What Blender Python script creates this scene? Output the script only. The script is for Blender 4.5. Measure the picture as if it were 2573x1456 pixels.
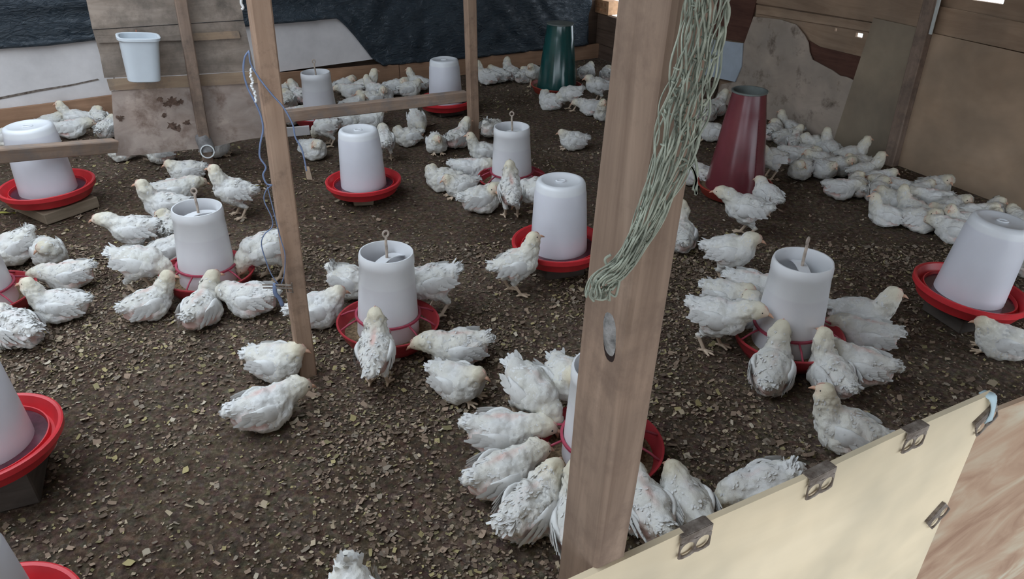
import bpy, bmesh, math, random
import numpy as np
from mathutils import Vector, Matrix, noise as mnoise

for o in list(bpy.data.objects):
    bpy.data.objects.remove(o, do_unlink=True)
SC = bpy.context.scene
COL = SC.collection
rnd = random.Random(7)
nrs = np.random.RandomState(11)
R = math.radians

# ------------------------------------------------------------------ camera
CAMH, FPX, PITCH = 1.35, 1850.0, R(30)
cam_d = bpy.data.cameras.new('camera')
cam_d.sensor_width = 36.0
cam_d.lens = 36.0 * FPX / 2573.0
cam_d.clip_start = 0.02
cam = bpy.data.objects.new('camera', cam_d)
cam.location = (0, 0, CAMH)
cam.rotation_euler = (R(90) - PITCH, 0, 0)
COL.objects.link(cam)
SC.camera = cam

# ------------------------------------------------------------------ world and light
wd = bpy.data.worlds.new('overcast_sky')
SC.world = wd
wd.use_nodes = True
bg = wd.node_tree.nodes['Background']
bg.inputs['Color'].default_value = (0.80, 0.90, 1.0, 1)
bg.inputs['Strength'].default_value = 2.6
SC.view_settings.view_transform = 'Standard'
SC.view_settings.look = 'None'
SC.view_settings.gamma = 1.0
SC.view_settings.use_curve_mapping = False
SC.view_settings.exposure = 0.32

# daylight enters over the low front wall and through an added roof opening
ROOF_OUT, LEFT_H = 1.7, 2.3
EAVE_Z = 1.52                                   # unseen eave set low to shade the post top and front plywood
SKY_S, SKY_V = (-5.9, -3.05), (-4.7, -0.35)      # unseen roof opening added to light the pen, along the back wall / along the right wall from the back corner
# ------------------------------------------------------------------ geometry helpers
FWD = np.array([0, math.cos(PITCH), -math.sin(PITCH)])
UPV = np.array([0, math.sin(PITCH), math.cos(PITCH)])
RGT = np.array([1.0, 0, 0])
CAMP = np.array([0, 0, CAMH])
def ray(x, y):
    return FWD + RGT * ((x - 1286.5) / FPX) - UPV * ((y - 728) / FPX)
def atz(x, y, z=0.0):
    d = ray(x, y)
    return CAMP + d * ((z - CAMH) / d[2])
def atp(x, y, p, n):
    d = ray(x, y)
    return CAMP + d * (np.dot(np.asarray(p) - CAMP, n) / np.dot(d, n))
YN = np.array([0, 1.0, 0])
ANG = R(62)
U = np.array([math.sin(ANG), math.cos(ANG), 0])      # along the back wall, towards the corner
V = np.array([-math.cos(ANG), math.sin(ANG), 0])     # along the right wall, away from the viewer
ZV = np.array([0, 0, 1.0])
CORNER = atz(1500, 142)
ROOM_RZ = math.atan2(U[1], U[0])

def mesh(name, verts, faces, sharp=None, smooth=False):
    m = bpy.data.meshes.new(name)
    m.from_pydata([tuple(map(float, v)) for v in verts], [], [tuple(f) for f in faces])
    if smooth or sharp is not None:
        m.polygons.foreach_set('use_smooth', [True] * len(m.polygons))
        if sharp is not None:
            m.set_sharp_from_angle(angle=R(sharp))
    m.update()
    return m

def link(name, me, mat=None, parent=None, loc=None, rz=None, mw=None):
    o = bpy.data.objects.new(name, me)
    COL.objects.link(o)
    if me is not None and mat is not None and not me.materials:
        me.materials.append(mat)
    if parent is not None:
        o.parent = parent
    if mw is not None:
        o.matrix_basis = mw
    if loc is not None:
        o.location = tuple(map(float, loc))
    if rz is not None:
        o.rotation_euler = (0, 0, rz)
    return o

def tag(o, label=None, cat=None, group=None, kind=None):
    if label: o['label'] = label
    if cat: o['category'] = cat
    if group: o['group'] = group
    if kind: o['kind'] = kind
    return o

def thing(name, label, cat, loc=(0, 0, 0), rz=0.0, group=None):
    o = link(name, None, loc=loc, rz=rz)
    o.empty_display_size = 0.05
    return tag(o, label, cat, group)

class MB:
    """collects shapes for ONE mesh"""
    def __init__(s): s.v = []; s.f = []
    def add(s, v, f):
        n = len(s.v); s.v += [tuple(p) for p in v]; s.f += [tuple(i + n for i in q) for q in f]; return s
    def box(s, c, d, ax=None):
        c = np.asarray(c, float); ax = np.eye(3) if ax is None else np.asarray(ax)
        h = np.asarray(d, float) / 2
        vs = [c + ax[0]*h[0]*i + ax[1]*h[1]*j + ax[2]*h[2]*k for i in (-1, 1) for j in (-1, 1) for k in (-1, 1)]
        return s.add(vs, [(0,1,3,2),(4,6,7,5),(0,4,5,1),(2,3,7,6),(0,2,6,4),(1,5,7,3)])
    def lathe(s, prof, n=40, close=False, c=(0, 0, 0)):
        k = len(prof); vs = []
        for r, z in prof:
            for i in range(n):
                a = 2*math.pi*i/n
                vs.append((c[0] + r*math.cos(a), c[1] + r*math.sin(a), c[2] + z))
        fs = []
        for j in range(k-1 + (1 if close else 0)):
            j2 = (j+1) % k
            for i in range(n):
                i2 = (i+1) % n
                fs.append((j*n+i, j*n+i2, j2*n+i2, j2*n+i))
        if not close:
            if prof[0][0] > 1e-4: pass
        return s.add(vs, fs)
    def disc(s, r, z, n=40, up=True, c=(0,0,0)):
        vs = [(c[0]+r*math.cos(2*math.pi*i/n), c[1]+r*math.sin(2*math.pi*i/n), c[2]+z) for i in range(n)]
        return s.add(vs, [tuple(range(n)) if up else tuple(range(n-1, -1, -1))])
    def tube(s, pts, r, n=6, closed=False, caps=True):
        pts = [np.asarray(p, float) for p in pts]; k = len(pts)
        rs = r if hasattr(r, '__len__') else [r]*k
        vs = []; prev = None
        for i in range(k):
            a = pts[(i-1) % k] if (closed or i > 0) else pts[i]
            b = pts[(i+1) % k] if (closed or i < k-1) else pts[i]
            t = b - a; t = t / (np.linalg.norm(t) + 1e-12)
            if prev is None:
                ref = ZV if abs(t[2]) < .9 else RGT
                x = np.cross(ref, t)
            else:
                x = prev - t*np.dot(prev, t)
            x = x/(np.linalg.norm(x) + 1e-12); prev = x
            y = np.cross(t, x)
            for j in range(n):
                q = 2*math.pi*j/n
                vs.append(pts[i] + rs[i]*(math.cos(q)*x + math.sin(q)*y))
        fs = []
        for i in range(k if closed else k-1):
            i2 = (i+1) % k
            for j in range(n):
                j2 = (j+1) % n
                fs.append((i*n+j, i*n+j2, i2*n+j2, i2*n+j))
        if caps and not closed:
            fs.append(tuple(range(n-1, -1, -1))); fs.append(tuple((k-1)*n + j for j in range(n)))
        return s.add(vs, fs)
    def prism(s, pts, off):
        """closed outline pts (3-D) extruded by vector off"""
        n = len(pts); pts = [np.asarray(p, float) for p in pts]; off = np.asarray(off, float)
        vs = pts + [p + off for p in pts]
        fs = [tuple(range(n-1, -1, -1)), tuple(n+i for i in range(n))]
        for i in range(n):
            j = (i+1) % n
            fs.append((i, j, n+j, n+i))
        return s.add(vs, fs)
    def mesh(s, name, sharp=None, smooth=False, fix=True):
        m = mesh(name, s.v, s.f)
        if fix:
            b = bmesh.new(); b.from_mesh(m); bmesh.ops.recalc_face_normals(b, faces=b.faces); b.to_mesh(m); b.free()
        if smooth or sharp is not None:
            m.polygons.foreach_set('use_smooth', [True]*len(m.polygons))
            if sharp is not None: m.set_sharp_from_angle(angle=R(sharp))
        return m

def spline(pts, n):
    """Catmull-Rom resample to n points"""
    P = np.asarray(pts, float); k = len(P)
    Q = np.vstack([2*P[0]-P[1], P, 2*P[-1]-P[-2]])
    out = []
    for t in np.linspace(0, k-1-1e-9, n):
        i = int(t); f = t-i
        a, b, c, d = Q[i], Q[i+1], Q[i+2], Q[i+3]
        out.append(.5*((2*b)+(c-a)*f+(2*a-5*b+4*c-d)*f*f+(3*b-a-3*c+d)*f**3))
    return np.array(out)

def nz(p, s=1.0, o=0.0):
    return mnoise.noise(Vector((p[0]*s+o, p[1]*s+o*1.7, p[2]*s-o)))
def fbm(p, s=1.0, o=0.0, n=4):
    return sum(nz(p, s*2**i, o+i*5.3)/2**i for i in range(n))

def timber(p0, p1, wu, wv, name, seed=0, twist=0.0, bev=0.004, segs=14, wob=0.002, ax=None):
    """squared, slightly uneven beam from p0 to p1; local Z is its length. returns mesh, matrix"""
    p0 = np.asarray(p0, float); p1 = np.asarray(p1, float)
    L = np.linalg.norm(p1-p0); t = (p1-p0)/L
    x = (U if ax is None else np.asarray(ax, float)); x = x - t*np.dot(x, t); x /= np.linalg.norm(x)
    y = np.cross(t, x)
    prof = []
    for sx, sy in ((1,1),(-1,1),(-1,-1),(1,-1)):
        for k in range(2):
            first = (k == 0) == (sx*sy > 0)
            prof.append((sx*(wu/2 - (0 if first else bev)), sy*(wv/2 - (bev if first else 0))))
    vs = []; n = len(prof)
    for i in range(segs+1):
        z = L*i/segs
        for j, (a, b) in enumerate(prof):
            k = wob*nz((a*9, b*9, z*2.1), 1.6, seed)
            vs.append((a*(1+k/wu*2)+wob*1.5*nz((0,0,z), 1.1, seed+3), b*(1+k/wv*2)+wob*1.5*nz((0,0,z), 1.2, seed+8), z))
    fs = [tuple(range(n-1, -1, -1)), tuple(segs*n+j for j in range(n))]
    for i in range(segs):
        for j in range(n):
            j2 = (j+1) % n
            fs.append((i*n+j, i*n+j2, (i+1)*n+j2, (i+1)*n+j))
    m = mesh(name, vs, fs, sharp=25)
    M = Matrix([[x[0], y[0], t[0], p0[0]], [x[1], y[1], t[1], p0[1]], [x[2], y[2], t[2], p0[2]], [0,0,0,1]])
    return m, M

# ------------------------------------------------------------------ material helpers
def newmat(name, rough=0.8, spec=0.3):
    m = bpy.data.materials.new(name); m.use_nodes = True
    nt = m.node_tree; b = nt.nodes['Principled BSDF']
    b.inputs['Roughness'].default_value = rough
    b.inputs['Specular IOR Level'].default_value = spec
    return m, nt, b
def N(nt, t, **kw):
    n = nt.nodes.new(t)
    for k, v in kw.items():
        if k in n.inputs: n.inputs[k].default_value = v
        else: setattr(n, k, v)
    return n
def ramp(nt, stops):
    r = nt.nodes.new('ShaderNodeValToRGB'); e = r.color_ramp.elements
    while len(e) < len(stops): e.new(0.5)
    for i, (p, c) in enumerate(stops):
        e[i].position = p; e[i].color = (*c, 1)
    return r
def mix(nt, fac, a, b, mode='MIX'):
    n = nt.nodes.new('ShaderNodeMix'); n.data_type = 'RGBA'; n.blend_type = mode
    for sock, val in ((n.inputs[0], fac), (n.inputs[6], a), (n.inputs[7], b)):
        if hasattr(val, 'is_linked') or hasattr(val, 'links'): nt.links.new(val, sock)
        elif isinstance(val, (int, float)): sock.default_value = val
        else: sock.default_value = (*val, 1)
    return n.outputs[2]
def coords(nt, scale=(1,1,1), kind='Object'):
    tc = nt.nodes.new('ShaderNodeTexCoord'); mp = nt.nodes.new('ShaderNodeMapping')
    nt.links.new(tc.outputs[kind], mp.inputs['Vector']); mp.inputs['Scale'].default_value = scale
    return mp.outputs['Vector']
def noise(nt, vec, scale, detail=4, rough=0.55, dist=0.0):
    n = N(nt, 'ShaderNodeTexNoise', Scale=scale, Detail=detail, Roughness=rough, Distortion=dist)
    nt.links.new(vec, n.inputs['Vector']); return n.outputs['Fac']
def bump(nt, b, h, strength=0.3, dist=0.01):
    n = N(nt, 'ShaderNodeBump', Strength=strength, Distance=dist)
    nt.links.new(h, n.inputs['Height']); nt.links.new(n.outputs['Normal'], b.inputs['Normal'])

def wood(name, dark, light, stretch=(18, 18, 1.2), dirt=None, dirt_amt=0.0, rough=0.85, scale=2.2):
    m, nt, b = newmat(name, rough, 0.2)
    v = coords(nt, stretch)
    f = noise(nt, v, scale, 6, 0.62, 0.7)
    r = ramp(nt, [(0.28, dark), (0.72, light)]); nt.links.new(f, r.inputs['Fac'])
    c = r.outputs['Color']
    v2 = coords(nt, (1, 1, 1))
    big = noise(nt, v2, 4.0, 3)
    rr = ramp(nt, [(0.35, (0.78, 0.78, 0.78)), (0.65, (1.08, 1.05, 1.02))]); nt.links.new(big, rr.inputs['Fac'])
    c = mix(nt, 1.0, c, rr.outputs['Color'], 'MULTIPLY')
    if dirt:
        d = noise(nt, v2, 9.0, 7, 0.7)
        rd = ramp(nt, [(0.56 - dirt_amt*0.3, (0,0,0)), (0.72, (1,1,1))]); nt.links.new(d, rd.inputs['Fac'])
        c = mix(nt, rd.outputs['Color'], c, dirt)
    nt.links.new(c, b.inputs['Base Color'])
    bump(nt, b, f, 0.25, 0.003)
    return m

def plain(name, col, rough=0.5, spec=0.4, vary=0.08, scale=8.0, metal=0.0, bumpiness=0.0, tint=None):
    m, nt, b = newmat(name, rough, spec)
    v = coords(nt)
    f = noise(nt, v, scale, 5, 0.6)
    lo = tuple(max(0, c*(1-vary*2)) for c in (tint or col)); hi = tuple(min(1, c*(1+vary)) for c in col)
    r = ramp(nt, [(0.3, lo), (0.65, hi)]); nt.links.new(f, r.inputs['Fac'])
    nt.links.new(r.outputs['Color'], b.inputs['Base Color'])
    b.inputs['Metallic'].default_value = metal
    if bumpiness: bump(nt, b, f, bumpiness, 0.004)
    return m
# ------------------------------------------------------------------ materials
M_post = wood('sawn_post_wood', (0.29, 0.19, 0.135), (0.43, 0.30, 0.22), dirt=(0.15, 0.10, 0.075), dirt_amt=0.15)
M_bigpost = wood('old_post_wood', (0.165, 0.112, 0.083), (0.31, 0.225, 0.17), dirt=(0.14, 0.095, 0.072), dirt_amt=0.25)
M_thinpost = wood('grey_post_wood', (0.20, 0.14, 0.108), (0.33, 0.245, 0.195), dirt=(0.11, 0.085, 0.07), dirt_amt=0.3)
M_rail = wood('rail_wood', (0.29, 0.20, 0.15), (0.46, 0.345, 0.27), dirt=(0.22, 0.20, 0.195), dirt_amt=0.35)
M_baseboard = wood('baseboard_wood', (0.30, 0.175, 0.11), (0.42, 0.26, 0.17), stretch=(1.2, 1.2, 18))
M_dirtyboard = wood('caked_board_wood', (0.24, 0.195, 0.16), (0.42, 0.35, 0.30), stretch=(1.6, 1.6, 9), dirt=(0.15, 0.125, 0.105), dirt_amt=0.5)
M_stainboard = wood('stained_sheet_wood', (0.34, 0.265, 0.23), (0.55, 0.46, 0.41), stretch=(4, 4, 6), dirt=(0.17, 0.11, 0.085), dirt_amt=0.2)
M_batten = wood('pale_batten_wood', (0.30, 0.21, 0.15), (0.40, 0.30, 0.21), stretch=(1.4, 1.4, 14), dirt=(0.18, 0.15, 0.13), dirt_amt=0.25)
M_darkplank = wood('dark_plank_wood', (0.085, 0.058, 0.045), (0.175, 0.12, 0.092), stretch=(1.2, 1.2, 15))
M_redplank = wood('reddish_plank_wood', (0.085, 0.04, 0.03), (0.16, 0.078, 0.058), stretch=(1.2, 1.2, 10))
M_brownply = wood('brown_plywood', (0.28, 0.19, 0.13), (0.43, 0.31, 0.22), stretch=(1.2, 1.2, 9))
M_greyply = wood('grey_plywood', (0.37, 0.305, 0.255), (0.49, 0.415, 0.355), stretch=(1.5, 1.5, 3), dirt=(0.13, 0.10, 0.08), dirt_amt=0.05)
M_olively = wood('olive_plywood', (0.25, 0.20, 0.15), (0.36, 0.295, 0.22), stretch=(2, 2, 2), scale=1.3)
M_tanply = wood('tan_plywood', (0.34, 0.24, 0.165), (0.46, 0.34, 0.245), stretch=(1.5, 1.5, 2.5), scale=1.5)
M_caked = plain('caked_droppings', (0.15, 0.10, 0.078), 0.95, 0.1, 0.3, 50, bumpiness=0.5)
M_block = wood('block_wood', (0.18, 0.14, 0.10), (0.30, 0.24, 0.18), stretch=(1.5, 1.5, 14))
M_darkblock = wood('dark_block_wood', (0.05, 0.04, 0.035), (0.10, 0.085, 0.075), stretch=(2, 2, 10))
M_whiteboard = plain('white_fibre_board', (0.70, 0.67, 0.67), 0.8, 0.2, 0.07, 5.0)
M_shadedboard = plain('shaded_white_board', (0.47, 0.53, 0.60), 0.7, 0.2, 0.06, 9.0)  # white board with the right wall's dimmer light put into its colour
M_ply = wood('new_plywood', (0.60, 0.50, 0.35), (0.70, 0.60, 0.44), stretch=(0.8, 0.8, 2.4), scale=1.6)
M_brick = plain('clay_brick', (0.52, 0.30, 0.17), 0.9, 0.2, 0.15, 20, bumpiness=0.3)
M_hole = plain('dark_hole', (0.03, 0.02, 0.018), 0.9, 0.1)
M_metal = plain('rusty_plate_metal', (0.22, 0.19, 0.165), 0.6, 0.5, 0.3, 60, metal=0.35, tint=(0.16, 0.10, 0.07))
M_pale_post = plain('pale_painted_edge', (0.55, 0.57, 0.55), 0.7, 0.3, 0.1)
M_roof = plain('roof_sheet', (0.30, 0.27, 0.24), 0.8, 0.3, 0.1)
M_soil = plain('outside_soil', (0.22, 0.17, 0.13), 0.95, 0.1, 0.2)
M_pvc = plain('white_pvc', (0.66, 0.68, 0.68), 0.5, 0.4, 0.08, 30)
M_pvcgrey = plain('grimy_pvc_elbow', (0.26, 0.25, 0.25), 0.6, 0.3, 0.2, 30)
M_bluewire = plain('blue_wire', (0.16, 0.21, 0.34), 0.5, 0.4, 0.1, 30)
M_whitestring = plain('white_string', (0.75, 0.75, 0.75), 0.9, 0.1)
M_net = plain('faded_green_twine', (0.30, 0.32, 0.26), 0.95, 0.1, 0.18, 60, bumpiness=0.4)
M_knot = plain('grey_weathered_knot', (0.25, 0.24, 0.23), 0.95, 0.15, 0.3, 80, bumpiness=0.9)
M_leaf = plain('yellow_green_leaf', (0.32, 0.30, 0.06), 0.6, 0.3)
M_bluecloth = plain('pale_blue_rag', (0.42, 0.52, 0.55), 0.9, 0.1)
M_rust = plain('rusted_wire', (0.28, 0.13, 0.085), 0.8, 0.3, 0.3, 60)
M_rod = plain('dirty_hanger_plastic', (0.46, 0.38, 0.32), 0.7, 0.3, 0.2, 60)
M_feed = plain('ground_feed', (0.20, 0.14, 0.085), 0.95, 0.1, 0.35, 120, bumpiness=0.8)
M_redtray = plain('red_tray_plastic', (0.62, 0.035, 0.045), 0.35, 0.5, 0.08, 12)
M_darktray = plain('crimson_feeder_plastic', (0.40, 0.035, 0.045), 0.4, 0.45, 0.12, 14)
M_ring = plain('magenta_grid_plastic', (0.40, 0.06, 0.10), 0.45, 0.4, 0.12, 14)
M_orangetray = plain('orange_red_tray_plastic', (0.42, 0.06, 0.04), 0.5, 0.4, 0.12, 14)
M_maroon = plain('maroon_enamel_steel', (0.165, 0.035, 0.045), 0.25, 0.6, 0.12, 6)
M_green = plain('green_enamel_steel', (0.008, 0.07, 0.068), 0.17, 0.8, 0.15, 6)
M_inner = plain('dull_steel_inside', (0.17, 0.19, 0.18), 0.7, 0.3, 0.2)
M_trough = plain('murky_trough_water', (0.10, 0.03, 0.045), 0.15, 0.5, 0.25, 20)

def jar_mat(name, clear, water, zw):
    """milky plastic; the water or feed inside shows through below its level zw"""
    m, nt, b = newmat(name, 0.32, 0.5)
    tc = nt.nodes.new('ShaderNodeTexCoord'); sp = nt.nodes.new('ShaderNodeSeparateXYZ')
    nt.links.new(tc.outputs['Object'], sp.inputs[0])
    r = nt.nodes.new('ShaderNodeMapRange'); nt.links.new(sp.outputs['Z'], r.inputs['Value'])
    r.inputs['From Min'].default_value = zw - 0.003; r.inputs['From Max'].default_value = zw + 0.003
    c = mix(nt, r.outputs['Result'], water, clear)
    v = coords(nt); f = noise(nt, v, 6, 4)
    rr = ramp(nt, [(0.3, (0.93, 0.92, 0.92)), (0.7, (1, 1, 1))]); nt.links.new(f, rr.inputs['Fac'])
    c = mix(nt, 1.0, c, rr.outputs['Color'], 'MULTIPLY')
    nt.links.new(c, b.inputs['Base Color'])
    b.inputs['Subsurface Weight'].default_value = 0.25
    b.inputs['Subsurface Radius'].default_value = (0.02, 0.02, 0.02)
    return m
M_jar = jar_mat('milky_jar_plastic', (0.80, 0.82, 0.85), (0.72, 0.73, 0.79), 0.24)
M_hopper = jar_mat('milky_hopper_plastic', (0.80, 0.81, 0.83), (0.76, 0.76, 0.79), 0.185)
M_bucket = jar_mat('white_bucket_plastic', (0.66, 0.72, 0.77), (0.66, 0.72, 0.77), 0.0)

def tarp_mat():
    m, nt, b = newmat('black_plastic_film', 0.30, 0.5)
    v = coords(nt)
    f = noise(nt, v, 3, 5, 0.6, 0.5)
    r = ramp(nt, [(0.3, (0.012, 0.021, 0.032)), (0.7, (0.026, 0.041, 0.056))]); nt.links.new(f, r.inputs['Fac'])
    nt.links.new(r.outputs['Color'], b.inputs['Base Color'])
    f2 = noise(nt, coords(nt, (1, 1, 2.2)), 16, 6, 0.6, 1.4)
    bump(nt, b, f2, 0.9, 0.016)
    return m
M_tarp = tarp_mat()

def floor_mat():
    m, nt, b = newmat('packed_litter', 0.95, 0.12)
    v = coords(nt)
    big = noise(nt, v, 1.5, 4, 0.6)
    fine = noise(nt, v, 55, 8, 0.75)
    vor = N(nt, 'ShaderNodeTexVoronoi', Scale=75.0); nt.links.new(v, vor.inputs['Vector'])
    r1 = ramp(nt, [(0.34, (0.064, 0.047, 0.036)), (0.52, (0.165, 0.124, 0.094)), (0.66, (0.30, 0.235, 0.18))]); nt.links.new(fine, r1.inputs['Fac'])
    r2 = ramp(nt, [(0.38, (0.72, 0.66, 0.60)), (0.62, (1.15, 1.12, 1.08))]); nt.links.new(big, r2.inputs['Fac'])
    c = mix(nt, 1.0, r1.outputs['Color'], r2.outputs['Color'], 'MULTIPLY')
    c = mix(nt, 0.12, c, vor.outputs['Color'], 'SOFT_LIGHT')
    nt.links.new(c, b.inputs['Base Color'])
    bump(nt, b, fine, 0.9, 0.02)
    return m
M_floor = floor_mat()

def attr_mat(name, rough=0.9, extra=None):
    m, nt, b = newmat(name, rough, 0.15)
    a = N(nt, 'ShaderNodeAttribute', attribute_name='tint')
    nt.links.new(a.outputs['Color'], b.inputs['Base Color'])
    return m
M_shavings = attr_mat('wood_shavings_mixed')

def grain_ply():
    m, nt, b = newmat('figured_plywood', 0.75, 0.25)
    v = coords(nt, (1.3, 1.3, 5.0))
    w = noise(nt, v, 1.6, 5, 0.55, 1.8)
    r = ramp(nt, [(0.32, (0.27, 0.16, 0.105)), (0.46, (0.37, 0.245, 0.165)), (0.56, (0.42, 0.33, 0.235)), (0.70, (0.46, 0.42, 0.33))])
    nt.links.new(w, r.inputs['Fac']); nt.links.new(r.outputs['Color'], b.inputs['Base Color'])
    return m
M_figured = grain_ply()

# ------------------------------------------------------------------ the room
def wpt(s, z, off=0.0):            # point on the back wall: s along U from the corner, off towards the room
    return CORNER + U*s - V*off + ZV*z
def rpt(t, z, off=0.0):            # point on the right wall: t along V from the corner (negative = nearer)
    return CORNER + V*t - U*off + ZV*z
PF = atz(1500, 1440, 0.6)          # on the top edge of the low front wall
FRONT_B = float(np.dot(PF - CORNER, V))     # front wall position along V
LEFT_S = -6.4
FBACK = -0.02

# floor: gently uneven packed litter, ends at the front wall
def floor_h(x, y):
    return 0.007*fbm((x, y, 0), 1.7, 3.0, 3) - 0.004
nx, ny = 120, 110
vs = []; fs = []
for i in range(nx+1):
    for j in range(ny+1):
        p = CORNER + U*(LEFT_S*(1-i/nx) + 0.06*(i/nx)) + V*(FRONT_B + 0.02 + (0.06 - FRONT_B)*j/ny)
        vs.append((p[0], p[1], floor_h(p[0], p[1])))
for i in range(nx):
    for j in range(ny):
        a = i*(ny+1)+j
        fs.append((a, a+ny+1, a+ny+2, a+1))
tag(link('floor', mesh('floor', vs, fs, smooth=True), M_floor), 'dark brown packed litter floor strewn with wood shavings', kind='structure')

g = MB().box(PF + V*(-5.05) + U*0.3 + ZV*(-0.6-0.43), (16, 10.0, 0.06), [U, V, ZV])  # unseen ground, widened to cut light from below the horizon
tag(link('floor_outside', g.mesh('floor_outside'), M_soil), kind='structure')

# unseen roof: opening added for light, eave set low to shade the front
v0, v1 = FRONT_B - ROOF_OUT, 0.1
cs = [LEFT_S - 0.15, SKY_S[0], SKY_S[1], 0.15]; cv = [v0, SKY_V[0], SKY_V[1], v1]
g = MB()
for i in range(3):
    for j in range(3):
        if i == 1 and j == 1: continue
        g.box(CORNER + U*((cs[i]+cs[i+1])/2) + V*((cv[j]+cv[j+1])/2) + ZV*(EAVE_Z if j == 0 else 2.33), (cs[i+1]-cs[i], cv[j+1]-cv[j], 0.05), [U, V, ZV])
g.box(CORNER + U*((cs[0]+cs[3])/2) + V*cv[1] + ZV*((EAVE_Z+2.33)/2), (cs[3]-cs[0], 0.03, 2.33-EAVE_Z), [U, V, ZV])
tag(link('ceiling', g.mesh('ceiling'), M_roof), kind='structure')

# back wall: framing sheet behind everything
root = link('wall_back', MB().box(wpt(LEFT_S/2, 1.15, -0.06), (abs(LEFT_S)+0.2, 0.04, 2.3), [U, V, ZV]).mesh('wall_back'), M_darkplank)
tag(root, 'back wall of white boards, a brown baseboard and black plastic', kind='structure')

def wall_pixels(px, base_off, plane='back'):
    n = V if plane == 'back' else U
    p0 = CORNER - n*base_off
    return [atp(x, y, p0, n) for x, y in px]
def sheet(name, px, off, thick, mat, parent, plane='back', sub=None):
    n = V if plane == 'back' else U
    pts = wall_pixels(px, off, plane)
    g = MB().prism(pts, n*thick)
    m = g.mesh(name)
    return link(name, m, mat, parent)

sheet('white_board', [(-420,160),(-420,334),(150,258),(285,240),(285,96),(120,112)], 0.010, 0.010, M_whiteboard, root)
sheet('white_board', [(288,97),(288,240),(690,183),(690,60)], 0.008, 0.010, M_whiteboard, root)
sheet('white_board', [(640,66),(640,192),(706,180),(945,148),(1010,140),(1010,30),(860,44)], 0.014, 0.010, M_whiteboard, root)
# crack in the left white board: a narrow dark gap strip
sheet('crack', [(-40,250),(0,244),(90,226),(180,212),(245,198),(250,201),(180,216),(95,231),(0,250),(-40,256)], 0.0125, 0.002, M_metal, root)
bb = link('baseboard_back', None)
tag(bb, 'brown wooden baseboard along the back wall', kind='structure')
for (a, b) in ((-6.2, -3.35), (-3.345, -1.71), (-1.705, 0.0)):
    zt = [0.135 + 0.03*(1-(s+6.2)/6.2) for s in (a, b)]
    def top(s):
        return np.interp(s, [-6.2, -4.12, -2.53, -0.5, 0.0], [0.135, 0.135, 0.16, 0.112, 0.11])
    ss = np.linspace(a, b, 9)
    pts = [wpt(s, 0.0, 0.045) for s in ss] + [wpt(s, top(s)+0.002*math.sin(s*7), 0.045) for s in ss[::-1]]
    link('plank', MB().prism(pts, V*0.028).mesh('plank'), M_baseboard, bb)

# black plastic film hanging over the back wall
low = [(-520,176),(0,124),(120,116),(245,102),(450,84),(690,61),(790,52),(846,46),(868,66),(890,90),(915,122),(936,148),(962,166),(1005,163),(1040,158),(1100,155),(1165,148),(1260,138),(1365,126),(1440,117),(1478,112)]
lx = [p[0] for p in low]; ly = [p[1] for p in low]
xs = np.concatenate([np.linspace(-520, 690, 90), np.linspace(698, 1478, 150)])
rows = 64; vs = []; fs = []
for x in xs:
    yl = np.interp(x, lx, ly)
    p = atp(x, yl, CORNER - V*0.05, V)
    s = float(np.dot(p - CORNER, U)); zl = p[2]
    for j in range(rows):
        q = (j/(rows-1))**1.5
        z = zl + (2.2 - zl)*q
        h = z - zl
        d = 0.022
        diag = 1/(1+math.exp(-(s+2.15)*9))            # the gathered part right of the white board
        hz = 0.018*(fbm((s*0.9, z*9, 0), 1.0, 2.0, 3)+0.3)*(1-diag)
        dg = diag*(0.044*abs(nz((s*5.5+z*5.0, z*1.1 - s*0.8, 0), 1.0, 9.0)) + 0.016*nz((s*9-z*7, s*4+z*5, 1), 1.0, 1.0) + 0.022*abs(nz((s*17+z*9, z*6, 2), 1.0, 4.0)))
        d += hz + dg
        if h < 0.03: d += 0.008*math.sin(h/0.03*math.pi)
        vs.append(wpt(s, z, d + 0.018))
n = len(xs)
for i in range(n-1):
    for j in range(rows-1):
        a = i*rows+j
        fs.append((a, a+rows, a+rows+1, a+1))
me = mesh('plastic_sheet', vs, fs, smooth=True)
o = link('plastic_sheet', me, M_tarp)
o.modifiers.new('thickness', 'SOLIDIFY').thickness = 0.0012
tag(o, 'crumpled black plastic sheeting hanging over the back wall', 'plastic sheet')

# right wall: boards with small daylight holes
wr = MB()
HOLES = []
def pix_rt(x, y, off=0.0):
    p = atp(x, y, CORNER - U*off, U); return float(np.dot(p-CORNER, V)), float(p[2])
h1a = pix_rt(2147, 82); h1b = pix_rt(2162, 97)
h2a = pix_rt(2094, 71); h2b = pix_rt(2098, 80)
h3a = pix_rt(2405, 3); h3b = pix_rt(2516, 12)
ts = sorted([0.06, h1a[0], h1b[0], h2a[0], h2b[0], h3a[0], h3b[0], -1.1, -2.0, -3.4, FRONT_B-0.05])[::-1]
ZT_LOW = 0.335
zs = sorted([0.0, ZT_LOW, h1a[1], h1b[1], h2a[1], h2b[1], h3b[1], 1.15, 2.3])
for i in range(len(ts)-1):
    for j in range(len(zs)-1):
        tm = (ts[i]+ts[i+1])/2; zm = (zs[j]+zs[j+1])/2
        if h1b[0] < tm < h1a[0] and h1b[1] < zm < h1a[1]: continue
        if h2b[0] < tm < h2a[0] and h2b[1] < zm < h2a[1]: continue
        if h3b[0] < tm < h3a[0] and h3b[1] < zm < 1.15: continue
        if tm > -1.1 and ZT_LOW < zm < 0.7: continue      # gap over the low boards by the corner
        wr.box(rpt(tm, zm, -0.022), (abs(ts[i]-ts[i+1]), 0.020, abs(zs[j]-zs[j+1])), [V, U, ZV])
wallr = link('wall_right', wr.mesh('wall_right'), M_brownply)
tag(wallr, 'right wall patched together from plywood sheets and planks', kind='structure')
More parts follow.
